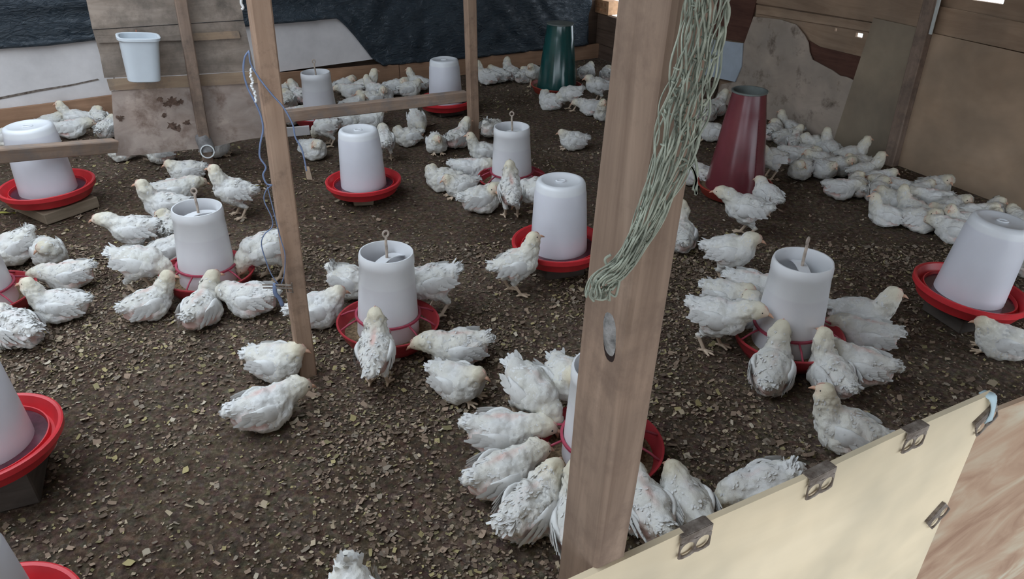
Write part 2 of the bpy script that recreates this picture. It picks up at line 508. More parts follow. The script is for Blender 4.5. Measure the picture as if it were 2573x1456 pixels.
# dark planks by the corner
for k, (z0, z1) in enumerate(((0.0, 0.108), (0.112, 0.222), (0.226, 0.333))):
    for (t0, t1) in ((0.0, -0.88), (-0.885, -1.42)):
        pts = [rpt(t0, z0, 0.0), rpt(t1, z0, 0.0), rpt(t1, z1+0.004*k, 0.0), rpt(t0, z1, 0.0)]
        link('plank', MB().prism(pts, -U*(0.018+0.004*((k*3+int(t0*2)) % 3))).mesh('plank'), M_darkplank, wallr)
sheet('plank', [(1700,-60),(1700,70),(1790,92),(1872,106),(1886,60),(1905,-20),(1915,-60)], 0.012, 0.012, M_redplank, wallr, 'right')
sheet('white_board', [(1770,96),(1866,109),(1862,168),(1846,206),(1766,188)], 0.034, 0.008, M_shadedboard, wallr, 'right')
sheet('plank', [(1905,-70),(1893,48),(2000,66),(2200,112),(2330,150),(2370,-40),(2380,-70)], 0.006, 0.006, M_brownply, wallr, 'right') if False else None
for (a, b, c) in ((-60, 22, M_brownply), (26, 48, M_brownply)):
    sheet('plank', [(1900,a-14),(1900,b-14),(2100,b+18),(2342,b+58),(2362,a+58),(2100,a+18)], 0.008 if a < 0 else 0.004, 0.008, c, wallr, 'right')
sheet('plank', [(2030,100),(2030,160),(2150,206),(2200,215),(2225,160),(2160,142),(2060,118)], 0.003, 0.003, M_redplank, wallr, 'right')
sheet('plywood_sheet', [(1893,42),(1960,49),(2000,62),(2022,90),(2031,108),(2033,130),(2041,150),(2056,158),(2078,170),(2090,176),(2110,190),(2128,194),(2147,203),(2125,280),(2104,362),(2060,350),(1990,326),(1920,304),(1850,282),(1790,262),(1812,212),(1846,206),(1862,160),(1870,108)], 0.022, 0.006, M_greyply, wallr, 'right')
sheet('plywood_sheet', [(2195,45),(2318,72),(2290,190),(2214,438),(2150,418),(2082,392),(2128,250)], 0.030, 0.007, M_olively, wallr, 'right')
sheet('plywood_sheet', [(2336,82),(2573,135),(2860,200),(2860,640),(2573,532),(2212,434)], 0.026, 0.008, M_tanply, wallr, 'right')
sheet('plank', [(2350,14),(2573,58),(2860,118),(2860,196),(2573,132),(2334,80)], 0.012, 0.010, M_brownply, wallr, 'right')
p0 = atp(2232, 432, CORNER - U*0.045, U); p0[2] = 0.0
p1 = atp(2342, 0, CORNER - U*0.045, U)
p1 = p0 + (p1-p0)/(p1[2]-p0[2])*2.28
m_, M_ = timber(p0, p1, 0.05, 0.062, 'wooden_post', seed=21)
wp = link('wooden_post', m_, M_thinpost, mw=M_)
tag(wp, 'brown wooden post fixed to the right plywood wall', 'post')
q0 = atp(2338, 86, CORNER - U*0.062, U); q1 = q0 + (p1-p0)/np.linalg.norm(p1-p0)*0.9
m_, M_ = timber(q0, q1, 0.012, 0.018, 'batten', seed=4)
tag(link('painted_batten', m_, M_pale_post, mw=M_), 'pale narrow strip along the top of the right wall post', 'batten')

# hollow clay bricks resting on the low part of the right wall
def brick_mesh():
    g = MB(); L, Hh, D = 0.19, 0.10, 0.09
    xs_ = [-L/2, -0.062, -0.034, -0.014, 0.014, 0.034, 0.062, L/2]; zs_ = [0, 0.018, 0.042, 0.058, 0.082, Hh]
    for i in range(7):
        for j in range(5):
            if i in (1, 3, 5) and j in (1, 3): continue
            g.box(((xs_[i]+xs_[i+1])/2, 0, (zs_[j]+zs_[j+1])/2), (xs_[i+1]-xs_[i], D, zs_[j+1]-zs_[j]))
    return g.mesh('hollow_brick')
bm_ = brick_mesh()
for t, lab in ((0.16, 'orange hollow clay brick on the wall beside the black plastic'), (-0.045, 'orange hollow clay brick next to the big wooden post top')):
    p = rpt(t, 0.3385, -0.03)
    o = link('hollow_brick', bm_, M_brick, loc=p, rz=math.atan2(V[1], V[0]))
    tag(o, lab, 'brick', 'hollow bricks on the right wall')

# unseen left wall, raised to the roof to cut light from the left
wl = link('wall_left', MB().box(CORNER + U*LEFT_S + V*(FRONT_B/2) + ZV*(LEFT_H/2), (0.04, abs(FRONT_B), LEFT_H), [U, V, ZV]).mesh('wall_left'), M_brownply)
tag(wl, kind='structure')

# low front wall of two plywood sheets
wf = link('wall_front', None); tag(wf, 'low front wall of pale plywood sheets', kind='structure')
nF = V
def fpt(x, y, off=0.0):
    return atp(x, y, PF - V*off, V)
tr = fpt(2500, 986); br = fpt(2302, 1456)
ed = (br - tr)/np.linalg.norm(br-tr)
s_tr = float(np.dot(tr-PF, U)); z_tr = tr[2]
pl = [PF + U*s + ZV*(0.003*math.sin(s*9)) for s in np.linspace(-1.7, 0.0, 6)]
pl += [PF + (tr-PF)*f + ZV*(0.002*math.sin(f*11)) for f in np.linspace(0.15, 1.0, 7)]
brr = tr + ed*1.15
pl += [brr, PF - U*1.7 - ZV*1.0]
link('plywood_sheet', MB().prism(pl, V*0.009).mesh('plywood_sheet'), M_ply, wf)
t2 = [fpt(2440, 1066, -0.010), fpt(2511, 1031, -0.010), fpt(2573, 1007, -0.010), fpt(2700, 960, -0.010)]
far = t2[-1] + U*0.7
pl = t2 + [far, far - ZV*1.45, t2[0] - ZV*1.45]
pl = [p for p in pl]
pl[0] = t2[0] - U*0.06; pl[-1] = pl[0] - ZV*0.95
link('plywood_sheet', MB().prism(pl, V*0.009).mesh('plywood_sheet'), M_figured, wf)

# perforated metal plates folded over the edge
def plate_mesh():
    """plate hanging on the sheet: local x along U, z up, front at -y; two round holes"""
    g = MB(); w, h, t = 0.046, 0.040, 0.0022
    rad = 0.0105; cs = (-0.0115, 0.0115); cz = -0.0135
    seg = 16
    for c in cs:
        for k in range(seg):
            a0 = 2*math.pi*k/seg; a1 = 2*math.pi*(k+1)/seg
            def sq(a):
                ca, sa = math.cos(a), math.sin(a); m = max(abs(ca)/0.0115, abs(sa)/0.0135); return (c+ca/m, cz+sa/m)
            q = [(c+rad*math.cos(a0), cz+rad*math.sin(a0)), sq(a0), sq(a1), (c+rad*math.cos(a1), cz+rad*math.sin(a1))]
            g.prism([(x, -t/2, z) for x, z in q], (0, -t, 0))
    g.box((0, -t, 0.0050), (0.046, t, 0.010))          # solid upper strip
    g.box((0, 0.004, 0.0100), (0.044, 0.013, 0.0018))  # fold over the top edge
    g.box((0, 0.0112, 0.0050), (0.042, 0.0018, 0.010))
    return g.mesh('metal_plate')
pm = plate_mesh()
for k, (x, y, tilt, sc_) in enumerate(((1748, 1336, 0.0, 1.15), (2066, 1186, -0.05, 1.15), (2306, 1074, 0.03, 1.1), (2474, 1048, -0.55, 1.15), (2352, 1292, -0.75, 1.1))):
    p = fpt(x, y, 0.0025)
    if k < 3:
        f = np.dot(p-PF, U)/max(1e-6, s_tr); zt = PF[2] + (z_tr-PF[2])*f
        p[2] = zt - 0.0100*sc_ + 0.001
    M = Matrix.Translation(p) @ Matrix.Rotation(ROOM_RZ, 4, 'Z') @ Matrix.Rotation(tilt, 4, 'Y') @ Matrix.Scale(sc_, 4)
    o = link('metal_plate', pm, M_metal, wf, mw=M)
    o['label'] = 'rusty metal plate with two round holes'
rg = MB(); a = fpt(2496, 1000, 0.006); b = fpt(2484, 1062, 0.006)
pts = spline([a+V*0.02, a, (a+b)/2 - V*0.004, b], 10)
vs = []
for i, p in enumerate(pts):
    w = 0.008 + 0.003*math.sin(i*0.8)
    vs += [p - U*w, p + U*w]
rg.add(vs, [(2*i, 2*i+1, 2*i+3, 2*i+2) for i in range(9)])
o = link('rag_strip', rg.mesh('rag_strip', smooth=True), M_bluecloth)
o.modifiers.new('thickness', 'SOLIDIFY').thickness = 0.002
tag(o, 'pale blue rag strip tied at the corner of the front plywood', 'rag')

# unseen wall added above the front wall's right end to darken that side
c_ = PF + U*1.0; s0 = float(np.dot(c_-CORNER, U))
g = MB().box(CORNER + U*(s0/2) + V*(FRONT_B) + ZV*1.45, (abs(s0), 0.03, 1.7), [U, V, ZV])
tag(link('wall_front_blocker', g.mesh('wall_front_blocker'), M_brownply), kind='structure')
# ------------------------------------------------------------------ big leaning post in front
def post_line(xb, yb, zb, xt, yt, ztop, ydepth=None):
    b = atz(xb, yb, zb)
    t = atp(xt, yt, b, YN)
    d = (t-b)/(t[2]-b[2])
    return b + d*(0.0-b[2]), b + d*(ztop-b[2]), d
WU, WV = 0.047, 0.078
b0, b1, dpost = post_line(1500, 1440, 0.6, 1702, 0, 2.3)   # near corner edge of the post
ctr = U*(WU/2) + V*(WV/2) + V*0.004
bp = thing('wooden_post', 'thick leaning wooden post with a grey knot, in the foreground', 'post', (b0+ctr))
m_, M_ = timber(b0+ctr, b1+ctr, WU, WV, 'timber', seed=2, segs=40, wob=0.0015)
o = link('timber', m_, M_bigpost, bp, mw=Matrix.Translation(-Vector(b0+ctr)) @ M_)
# weathered knot on the left face: hollow with a grey lens of dead wood
lp = [atp(x, y, b0 + V*0.004, U) for x, y in ((1533, 790), (1533, 905))]
kc = (lp[0]+lp[1])/2 - U*0.0005; kax = lp[0]-lp[1]; khl = np.linalg.norm(kax)/2; kax /= 2*khl
side = np.cross(U, kax)
def lens(ra, rb, h, bulge, n=20, rough=0.0):
    vs = []; fs = []; rings = 6
    for j in range(rings):
        f = 1 - j/rings
        for i in range(n):
            a = 2*math.pi*i/n
            ca = abs(math.cos(a))**0.75*math.copysign(1, math.cos(a)); sa = abs(math.sin(a))**0.75*math.copysign(1, math.sin(a))
            q = kc + kax*(ra*f*sa) + side*(rb*f*ca) - U*(h + bulge*(1-f*f))
            q = q - U*rough*nz(q, 300, 2)
            vs.append(q)
    vs.append(kc - U*(h+bulge))
    for j in range(rings-1):
        for i in range(n):
            fs.append((j*n+i, j*n+(i+1) % n, (j+1)*n+(i+1) % n, (j+1)*n+i))
    for i in range(n): fs.append(((rings-1)*n+i, (rings-1)*n+(i+1) % n, rings*n))
    return MB().add(vs, fs)
off = -(b0+ctr)
def local(g): g.v = [tuple(np.asarray(p)+off) for p in g.v]; return g
link('knot_hole', local(lens(khl*1.06, khl*0.42, 0.0003, 0.0006)).mesh('knot_hole', smooth=True), M_hole, bp)
kc = kc + kax*khl*0.16 + side*0.001
o = link('knot', local(lens(khl*0.92, khl*0.42, 0.0008, 0.004, rough=0.0012)).mesh('knot', smooth=True), M_knot, bp)
o['label'] = 'grey weathered knot'

# ------------------------------------------------------------------ other posts
lb0, lb1, ld = post_line(770, 936, 0.0, 650, 0, 2.3)
LPY = lb0[1]
m_, M_ = timber(lb0 - ZV*0.02, lb1, 0.05, 0.05, 'wooden_post', seed=5, segs=30)
lpost = link('wooden_post', m_, M_post, mw=M_)
tag(lpost, 'sawn timber post with blue wire in the left foreground', 'post')
PB0 = atz(528, 440)                       # partition line
cb0, cb1, _ = post_line(1190, 347, 0.0, 1180, 0, 2.3)
m_, M_ = timber(cb0 - ZV*0.02, cb1, 0.052, 0.055, 'wooden_post', seed=8, segs=24)
tag(link('wooden_post', m_, M_post, mw=M_), 'slim brown post holding the right end of the low rail', 'post')
mb0, mb1, _ = post_line(527, 442, 0.0, 453, 0, 2.3)
m_, M_ = timber(mb0 - ZV*0.02, mb1, 0.05, 0.05, 'wooden_post', seed=9, segs=24, wob=0.004)
mpost = link('wooden_post', m_, M_thinpost, mw=M_)
tag(mpost, 'greyish slim post in front of the stained board panel', 'post')

# rails of the partition
def ppt(x, y, off=0.0):
    return atp(x, y, PB0 - V*off, V)
def rail(a, b, lab, seed):
    m_, M_ = timber(a, b, 0.045, 0.058, 'wooden_rail', seed=seed, segs=20, ax=V, wob=0.002)
    tag(link('wooden_rail', m_, M_rail, mw=M_), lab, 'rail')
a = ppt(722, 292); b = ppt(1180, 240)
d = (b-a)/np.linalg.norm(b-a)
rail(a - d*0.10, b - d*0.028, 'low wooden rail running to the slim centre post', 31)
a = ppt(-200, 407, 0.55); b = ppt(287, 366, 0.01)
rail(a, b, 'low wooden rail in front of the left white drinker', 32)

# hanging panel of dirty boards behind the slim post
pan = thing('board_panel', 'filthy hanging panel of stained boards behind the slim left post', 'panel', PB0)
def pboard(name, px, thick, mat, off):
    pts = [ppt(x, y, off) - PB0 for x, y in px]
    return link(name, MB().prism(pts, V*thick).mesh(name), mat, pan)
OFFP = -0.045
pboard('board', [(198,-90),(232,74),(420,62),(612,50),(590,-100)], 0.016, M_dirtyboard, OFFP)
pboard('board', [(233,76),(250,134),(262,196),(430,190),(640,178),(632,140),(613,52),(420,64)], 0.014, M_dirtyboard, OFFP-0.003)
pboard('batten', [(470,86),(600,78),(604,96),(474,103)], 0.012, M_batten, OFFP+0.010)
pboard('batten', [(244,92),(470,87),(474,101),(248,108)], 0.010, M_dirtyboard, OFFP+0.009)
pboard('batten', [(268,200),(450,192),(650,180),(654,208),(450,220),(276,228)], 0.014, M_batten, OFFP+0.011)
pboard('sheet', [(280,230),(400,221),(500,214),(512,300),(522,372),(420,382),(350,390),(292,392),(286,320)], 0.012, M_stainboard, OFFP+0.004)
pboard('sheet', [(503,214),(560,210),(652,206),(668,300),(674,343),(600,354),(525,372),(514,300)], 0.012, M_stainboard, OFFP+0.001)
# dried stain blobs caked on the lower sheet
for (x, y, r) in ((432,255,17),(418,262,9),(455,256,8),(402,250,7),(432,315,13),(445,322,10),(412,292,8),(470,308,9),(302,297,9)):
    c = ppt(x, y, OFFP+0.0052) - PB0; n_ = 19; pts = []
    for i in range(n_):
        an = 2*math.pi*i/n_; rr = r/560*(0.45+0.9*rnd.random())
        pts.append(c + U*rr*math.cos(an) + ZV*rr*0.9*math.sin(an))
    link('dirt_patch', MB().prism(pts, -V*0.002).mesh('dirt_patch'), M_caked, pan)

# white bucket hung on the panel
bc = ppt(362, 200, OFFP+0.125)
bk = thing('bucket', 'white plastic bucket hung on the dirty board panel', 'bucket', bc, ROOM_RZ)
def rsq(w, n=28, p=4.0):
    out = []
    for i in range(n):
        a = 2*math.pi*i/n; c, s = math.cos(a), math.sin(a)
        k = (abs(c)**p + abs(s)**p)**(-1/p); out.append((w*c*k, w*s*k))
    return out
def rs_lofts(levels, n=28):
    g = MB(); vs = []; fs = []
    for (w, z) in levels: vs += [(x, y, z) for x, y in rsq(w, n)]
    for j in range(len(levels)-1):
        for i in range(n): fs.append((j*n+i, j*n+(i+1) % n, (j+1)*n+(i+1) % n, (j+1)*n+i))
    fs.append(tuple(range(n-1, -1, -1))); fs.append(tuple((len(levels)-1)*n+i for i in range(n)))
    return g.add(vs, fs)
body = rs_lofts([(0.070,0.0),(0.076,0.004),(0.089,0.17),(0.091,0.185),(0.099,0.187),(0.099,0.198),(0.093,0.20),(0.086,0.197),(0.085,0.17),(0.072,0.008)])
o = link('body', body.mesh('body', sharp=40), M_bucket, bk)
link('hook', MB().tube(spline([(0,0.088,0.19),(0,0.118,0.205),(0,0.126,0.19)], 8), 0.003, 6).mesh('hook', smooth=True), M_rust, bk)
bk.rotation_euler = (0.0, 0.10, ROOM_RZ); bk.scale = (0.88, 0.88, 0.95)

# plastic pipe end fixed at the foot of the slim post
pp = atp(521, 381, mb0 - YN*0.045, YN)
pv = thing('pipe_end', 'open white plastic pipe end at the foot of the slim post', 'pipe', pp)
tc_ = CAMP - pp; tc_ /= np.linalg.norm(tc_)
def ringtube(c0, c1, ro, ri, n=24):
    g = MB(); t = (c1-c0)/np.linalg.norm(c1-c0); x = np.cross(t, ZV); x /= np.linalg.norm(x); y = np.cross(x, t)
    vs = []
    for c, r in ((c0, ro), (c1, ro), (c1, ri), (c0, ri)):
        vs += [c + r*(math.cos(2*math.pi*i/n)*x + math.sin(2*math.pi*i/n)*y) for i in range(n)]
    fs = [(j*n+i, j*n+(i+1) % n, ((j+1) % 4)*n+(i+1) % n, ((j+1) % 4)*n+i) for j in range(4) for i in range(n)]
    return g.add(vs, fs)
z0 = np.zeros(3)
link('pipe', ringtube(z0 - tc_*0.05, z0, 0.033, 0.0275).mesh('pipe', sharp=30), M_pvc, pv)
link('elbow', MB().tube(spline([-tc_*0.045, -tc_*0.05+ZV*0.03, -tc_*0.045+ZV*0.085 - RGT*0.012], 10), [0.036]*8+[0.034,0.03], 16).mesh('elbow', sharp=50), M_pvcgrey, pv)

# ------------------------------------------------------------------ blue wire, string and clamp on the left post
def lpl(x, y, off=0.036):
    return atp(x, y, lb0 - YN*off, YN)
def wire(name, px, r, mat, lab, cat, off=0.042, n=60, wob=0.0):
    P = spline([lpl(x, y, off) for x, y in px], n)
    if wob:
        for i in range(len(P)): P[i] += RGT*wob*math.sin(i*1.9) + YN*wob*math.sin(i*1.3)
    o = link(name, MB().tube(P, r, 6).mesh(name, smooth=True), mat)
    tag(o, lab, cat); return o
wire('blue_wire', [(626,128),(615,145),(612,180),(622,220),(640,255),(655,290),(661,325),(654,362),(653,395),(668,420),(661,440),(670,462),(684,466)], 0.0024, M_bluewire, 'blue wire looping down the left side of the sawn post', 'wire')
wire('blue_wire', [(682,466),(668,480),(664,505),(682,545),(684,570),(664,590),(657,615),(668,655),(682,690),(700,716)], 0.0016, M_bluewire, 'thin blue wire dangling lower left of the sawn post', 'wire')
wire('blue_wire', [(672,470),(690,540),(705,600),(716,640),(714,690),(706,716)], 0.0015, M_bluewire, 'short blue wire close to the sawn post above the clamp', 'wire')
wire('blue_wire', [(626,130),(630,160),(650,195),(682,236),(712,270),(735,312),(742,345),(757,372),(765,402),(770,430)], 0.0021, M_bluewire, 'blue wire crossing in front of the sawn post to the right', 'wire', off=0.046)
wire('white_string', [(607,-6),(606,8),(611,18),(608,24)], 0.003, M_whitestring, 'short white string at the very top of the sawn post', 'string', n=16)
wire('white_string', [(632,168),(630,190),(635,205),(632,218),(640,232),(643,258)], 0.0026, M_whitestring, 'white knotted string on the left edge of the sawn post', 'string', n=40, wob=0.002)
tg = lpl(773, 436, 0.046)
tag(link('paper_tag', MB().prism([tg + RGT*a_ + ZV*b_ for a_, b_ in ((-0.006,0.02),(0.006,0.018),(0.010,-0.018),(-0.004,-0.016))], YN*0.002).mesh('paper_tag'), M_batten), 'small tan tag at the end of the blue wire', 'tag')
cl = thing('wire_clamp', 'small blue-grey wire clamp hooked beside the sawn post', 'clamp', lpl(700, 716, 0.05))
for k, dy in enumerate((0.0, -0.010)):
    link('bar', MB().tube([(-0.045, 0, dy), (0.0, -0.004, dy+0.002), (0.035, 0, dy-0.002)], 0.0024, 6).mesh('bar'), M_metal, cl)
link('loop', MB().tube([(0.022,0,0.004),(0.022,0,-0.022),(0.036,0,-0.026),(0.037,0,0.006)], 0.002, 6).mesh('loop'), M_metal, cl)
link('strap', MB().tube(spline([(-0.010,0,0.004),(-0.012,-0.004,-0.025),(-0.004,0,-0.045),(0.0,0,-0.068)], 10), 0.006, 6).mesh('strap', smooth=True), M_bluewire, cl)

# ------------------------------------------------------------------ old net draped over the big post
NP = b0 - YN*0.012
def npt(x, y, off=0.0):
    b = atp(x, y, b0 + dpost*0.9 - YN*(0.012+off), YN); return b
ctl = [(1776,-60),(1775,0),(1762,90),(1742,190),(1716,290),(1694,390),(1650,500),(1604,600),(1560,670),(1512,712),(1504,752)]
wid = [58, 56, 54, 52, 54, 50, 36, 26, 22, 28, 30]
g = MB(); cent = spline(ctl, 90); wids = np.interp(np.linspace(0, len(wid)-1, 90), range(len(wid)), wid)
tang = np.gradient(cent, axis=0); tang /= np.linalg.norm(tang, axis=1)[:, None]
perp = np.stack([-tang[:, 1], tang[:, 0]], 1)
NS = 32
lanes = np.linspace(-1, 1, NS)
for k in range(NS):
    ph = rnd.random()*6; P = []
    end = 90 - (rnd.randint(0, 14) if rnd.random() < 0.6 else 0)
    start = 0
    for i in range(start, end):
        bun = round(lanes[k]*3.0)/3.0; pull = 0.5 + 0.45*math.sin(i*0.13 + bun*5 + 1.0)
        l = lanes[k]*(1-pull) + bun*pull + 0.10*math.sin(i*0.42 + (k % 2)*math.pi) + 0.34*nz((k*1.1, i*0.07, 0), 1, 3) + 0.06*math.sin(i*0.17+ph)
        q = cent[i] - perp[i]*wids[i]*l
        P.append(npt(q[0], q[1], 0.010 + 0.008*math.sin(i*0.3+k*2.2) + 0.006*(1-l*l)))
    g.tube(P, 0.00055 + 0.0005*rnd.random(), 4)
for k in range(120):                       # knotted cross meshes
    i = rnd.randint(3, 84); a_ = rnd.uniform(-1, 0.8); b_ = a_ + rnd.uniform(0.15, 0.4); di = rnd.randint(-3, 3)
    i2 = min(89, max(0, i+di))
    qa = cent[i] - perp[i]*wids[i]*a_; qb = cent[i2] - perp[i2]*wids[i2]*b_
    qm = (qa+qb)/2 + np.array([rnd.uniform(-4, 4), rnd.uniform(2, 9)])
    g.tube(spline([npt(*qa, 0.014), npt(*qm, 0.02), npt(*qb, 0.014)], 7), 0.0009, 5)
for px in ([(1700,398),(1722,402),(1742,425),(1750,460),(1748,490)], [(1728,330),(1742,380),(1752,430),(1746,470),(1750,488)], [(1705,420),(1730,412),(1748,445),(1742,478)],
           [(1815,-20),(1832,20),(1826,60),(1800,110),(1792,170),(1778,205),(1752,212)], [(1690,350),(1668,395),(1690,402),(1680,450)], [(1540,690),(1520,655),(1535,640)],
           [(1530,700),(1500,715),(1486,745),(1520,752),(1536,720),(1542,700)], [(1560,690),(1552,730),(1545,745),(1528,735)], [(1500,705),(1482,740),(1492,758)]):
    g.tube(spline([npt(x, y, 0.016) for x, y in px], 24), 0.0013, 5)
o = link('net', g.mesh('net', smooth=True), M_net)
tag(o, 'frayed pale green twine net draped down the thick foreground post', 'net')

# ------------------------------------------------------------------ drinkers and feeders
_mc = {}
def cached(key, fn):
    if key not in _mc: _mc[key] = fn()
    return _mc[key]
def jar():
    g = MB()
    g.lathe([(0.100,0.0),(0.104,0.002),(0.1035,0.02),(0.098,0.13),(0.0925,0.225),(0.0905,0.232),(0.088,0.258),(0.083,0.268),(0.074,0.272),(0.066,0.271),(0.060,0.266),(0.0,0.266)], 48)
    return g.mesh('jar', sharp=60)
def jar_tray():
    g = MB()
    g.lathe([(0.0,0.0),(0.125,0.0),(0.150,0.010),(0.166,0.040),(0.172,0.044),(0.173,0.060),(0.169,0.062),(0.162,0.060),(0.155,0.042),(0.146,0.028),(0.140,0.030),(0.139,0.046),(0.136,0.046),(0.133,0.030),(0.0,0.020)], 56)
    return g.mesh('tray', sharp=40)
def drinker(label, px, py, zb, lean=(0, 0), scale=1.0, rz=0.0, blk=None):
    """(px,py): centre of the tray rim in the photo, zb: height of the tray above the floor"""
    p = atz(px, py, zb + 0.06*scale); p[2] = zb
    t = thing('poultry_drinker', label, 'drinker', p, rz, 'bell drinkers')
    t.rotation_euler = (lean[0], lean[1], rz); t.scale = (scale,)*3
    tr_ = link('tray', cached('dt', jar_tray), M_redtray, t)
    link('water', cached('dw', lambda: MB().lathe([(0.1335,0.036),(0.098,0.036)], 48).mesh('water', smooth=True)), M_trough, tr_)
    j = link('jar', cached('dj', jar), M_jar, t, loc=(0, 0, 0.028))
    link('handle', cached('dh', lambda: MB().tube([(0.016*math.cos(a), 0.012*math.sin(a), 0.268) for a in np.linspace(0, 2*math.pi, 17)[:-1]], 0.003, 6, closed=True).mesh('handle', smooth=True)), M_jar, j)
    return p
def block(label, p, dx, dy, dz, rz, mat, cat='block'):
    g = MB(); ch = 0.004
    b = bmesh.new(); bmesh.ops.create_cube(b, size=1.0)
    for v_ in b.verts: v_.co = (v_.co.x*dx, v_.co.y*dy, v_.co.z*dz)
    bmesh.ops.bevel(b, geom=b.edges[:], offset=ch, segments=1, affect='EDGES')
    for v_ in b.verts: v_.co += Vector((nz(v_.co, 20, 1), nz(v_.co, 20, 2), 0))*0.004
    m = bpy.data.meshes.new('wooden_block'); b.to_mesh(m); b.free()
    o = link('wooden_block', m, mat, loc=(p[0], p[1], dz/2), rz=rz)
    tag(o, label, cat)
p = drinker('white drinker with red tray behind the left low rail', 118, 462, 0.05, rz=0.4, scale=1.12)
block('pale timber block under the left rail drinker', p, 0.24, 0.32, 0.05, ROOM_RZ+0.5, M_block)
p = drinker('white drinker with red tray in front of the low rail centre', 913, 451, 0.03)
block('small wooden block under the centre drinker tray', p, 0.09, 0.20, 0.03, 0.1, M_block)
p = drinker('white drinker with red tray behind the low rail near the slim centre post', 1120, 247, 0.03)
block('flat dark block under the drinker behind the low rail', p, 0.16, 0.18, 0.03, 0.5, M_darkblock)
p = drinker('white drinker with red tray just left of the thick foreground post', 1404, 606, 0.055, scale=1.03)
block('dark block under the drinker beside the foreground post', p, 0.15, 0.17, 0.055, 0.3, M_darkblock)
p = drinker('white drinker leaning on the dark right side of the pen', 2436, 722, 0.06, lean=(0.0, 0.10), scale=1.04)
block('dark block added in the shadow under the leaning drinker on the right', p, 0.16, 0.17, 0.05, 0.3, M_darkblock)  # block added where only dark shade shows under the raised drinker
p = drinker('white drinker with red tray cut by the left edge in the foreground', -46, 1100, 0.10, scale=1.0)
block('grey block under the drinker at the left edge foreground', p, 0.18, 0.2, 0.10, 0.4, M_darkblock)
p = drinker('white drinker cut by the bottom left corner of the picture', -40, 1600, 0.03, scale=1.0)
block('dark block under the bottom left corner drinker', p, 0.16, 0.17, 0.03, 0.3, M_darkblock)

def hopper():
    g = MB()
    g.lathe([(0.100,0.0),(0.1005,0.004),(0.092,0.13),(0.0845,0.238),(0.0862,0.240),(0.0855,0.262),(0.0825,0.272),(0.0785,0.272),(0.077,0.262),(0.077,0.240),(0.083,0.13),(0.094,0.004),(0.100,0.0)], 48)
    return g.mesh('hopper', sharp=50)
def feed_tray():
    g = MB()
    g.lathe([(0.0,0.0),(0.112,0.0),(0.128,0.006),(0.150,0.036),(0.160,0.060),(0.165,0.064),(0.165,0.068),(0.159,0.068),(0.152,0.058),(0.142,0.036),(0.122,0.012),(0.0,0.008)], 56)
    return g.mesh('tray', sharp=40)
def grid_ring():
    g = MB(); z = 0.088; r = 0.0985
    g.lathe([(r, z),(r+0.007, z),(r+0.007, z+0.006),(r, z+0.006)], 48, close=True)
    return g.mesh('grid_ring', sharp=30)
def spoke():
    return MB().tube([(0.102, 0, 0.090), (0.130, 0, 0.080), (0.159, 0, 0.064)], 0.0032, 6).mesh('spoke', smooth=True)
def rod(col=None):
    return MB().tube(spline([(0,0,0.20),(0.002,0.001,0.27),(0,0,0.300),(0.001,0,0.318)], 10), 0.0045, 8).mesh('hanger_rod', smooth=True)
def eye():
    return MB().tube([(0.009*math.cos(a), 0, 0.327+0.009*math.sin(a)) for a in np.linspace(0, 2*math.pi, 15)[:-1]], 0.0032, 6, closed=True).mesh('eye', smooth=True)
def bridge():
    vs = []; n = 12
    for i in range(n+1):
        f = i/n*2-1; x = f*0.079; h = 0.030*(1-f*f); w = 0.016
        for z_ in (0.0, 0.003):
            vs += [(x, -w, 0.232+h*0.6+z_), (x, w, 0.232+h*0.6+z_)]
    fs = []
    for i in range(n):
        a = i*4; b = a+4
        fs += [(a, b, b+1, a+1), (a+2, a+3, b+3, b+2), (a, a+2, b+2, b), (a+1, b+1, b+3, a+3)]
    return MB().add(vs, fs).mesh('bridge', sharp=40)
def feeder(label, px, py, rz=0.2, lean=(0, 0), scale=1.0, tray=None, rodm=None, zb=0.0, fill=0.0):
    p = atz(px, py, zb + 0.066*scale); p[2] = zb
    t = thing('poultry_feeder', label, 'feeder', p, rz, 'hanging feeders')
    t.rotation_euler = (lean[0], lean[1], rz); t.scale = (scale, scale, scale*1.09)
    ft = link('tray', cached('ft', feed_tray), tray or M_darktray, t)
    link('feed', cached('ff', lambda: MB().lathe([(0.140,0.034),(0.12,0.030),(0.09,0.036)], 40).mesh('feed', smooth=True)), M_feed, ft)
    link('hopper', cached('fh', hopper), M_hopper, t, loc=(0, 0, 0.020))
    gr = link('grid_ring', cached('fg', grid_ring), M_ring, t)
    for k in range(10):
        link('spoke', cached('fs', spoke), M_ring, gr, rz=2*math.pi*k/10)
    link('bridge', cached('fb', bridge), M_hopper, t, loc=(0, 0, 0.020), rz=0.6)
    hr = link('hanger_rod', cached('fr', rod), rodm or M_rod, t, loc=(0, 0, 0.020))
    link('eye', cached('fe', eye), rodm or M_rod, hr)
    return p
feeder('white hanging feeder left of the sawn post, ringed by chickens', 520, 682, lean=(0, 0.05), rodm=M_rod)
feeder('white feeder with magenta grid in the middle of the pen', 973, 810, rz=0.5, scale=1.0, lean=(0, 0.06))
feeder('white feeder beyond the clustered chickens, right of the centre post', 1286, 446, rz=0.1, scale=0.98)
feeder('white feeder with eyelet rod right of the foreground post', 1978, 838, rz=0.9, scale=1.04, lean=(0.0, 0.0))
feeder('small white feeder with rusty eyelet behind the low rail by the back wall', 806, 288, rz=0.3, scale=0.99, tray=M_redtray, rodm=M_rust)
feeder('white feeder half hidden behind the foreground post', 1508, 1118, rz=0.2, scale=0.98, tray=M_orangetray)
feeder('white feeder cut by the left edge of the picture', -42, 742, rz=0.2, scale=1.0)

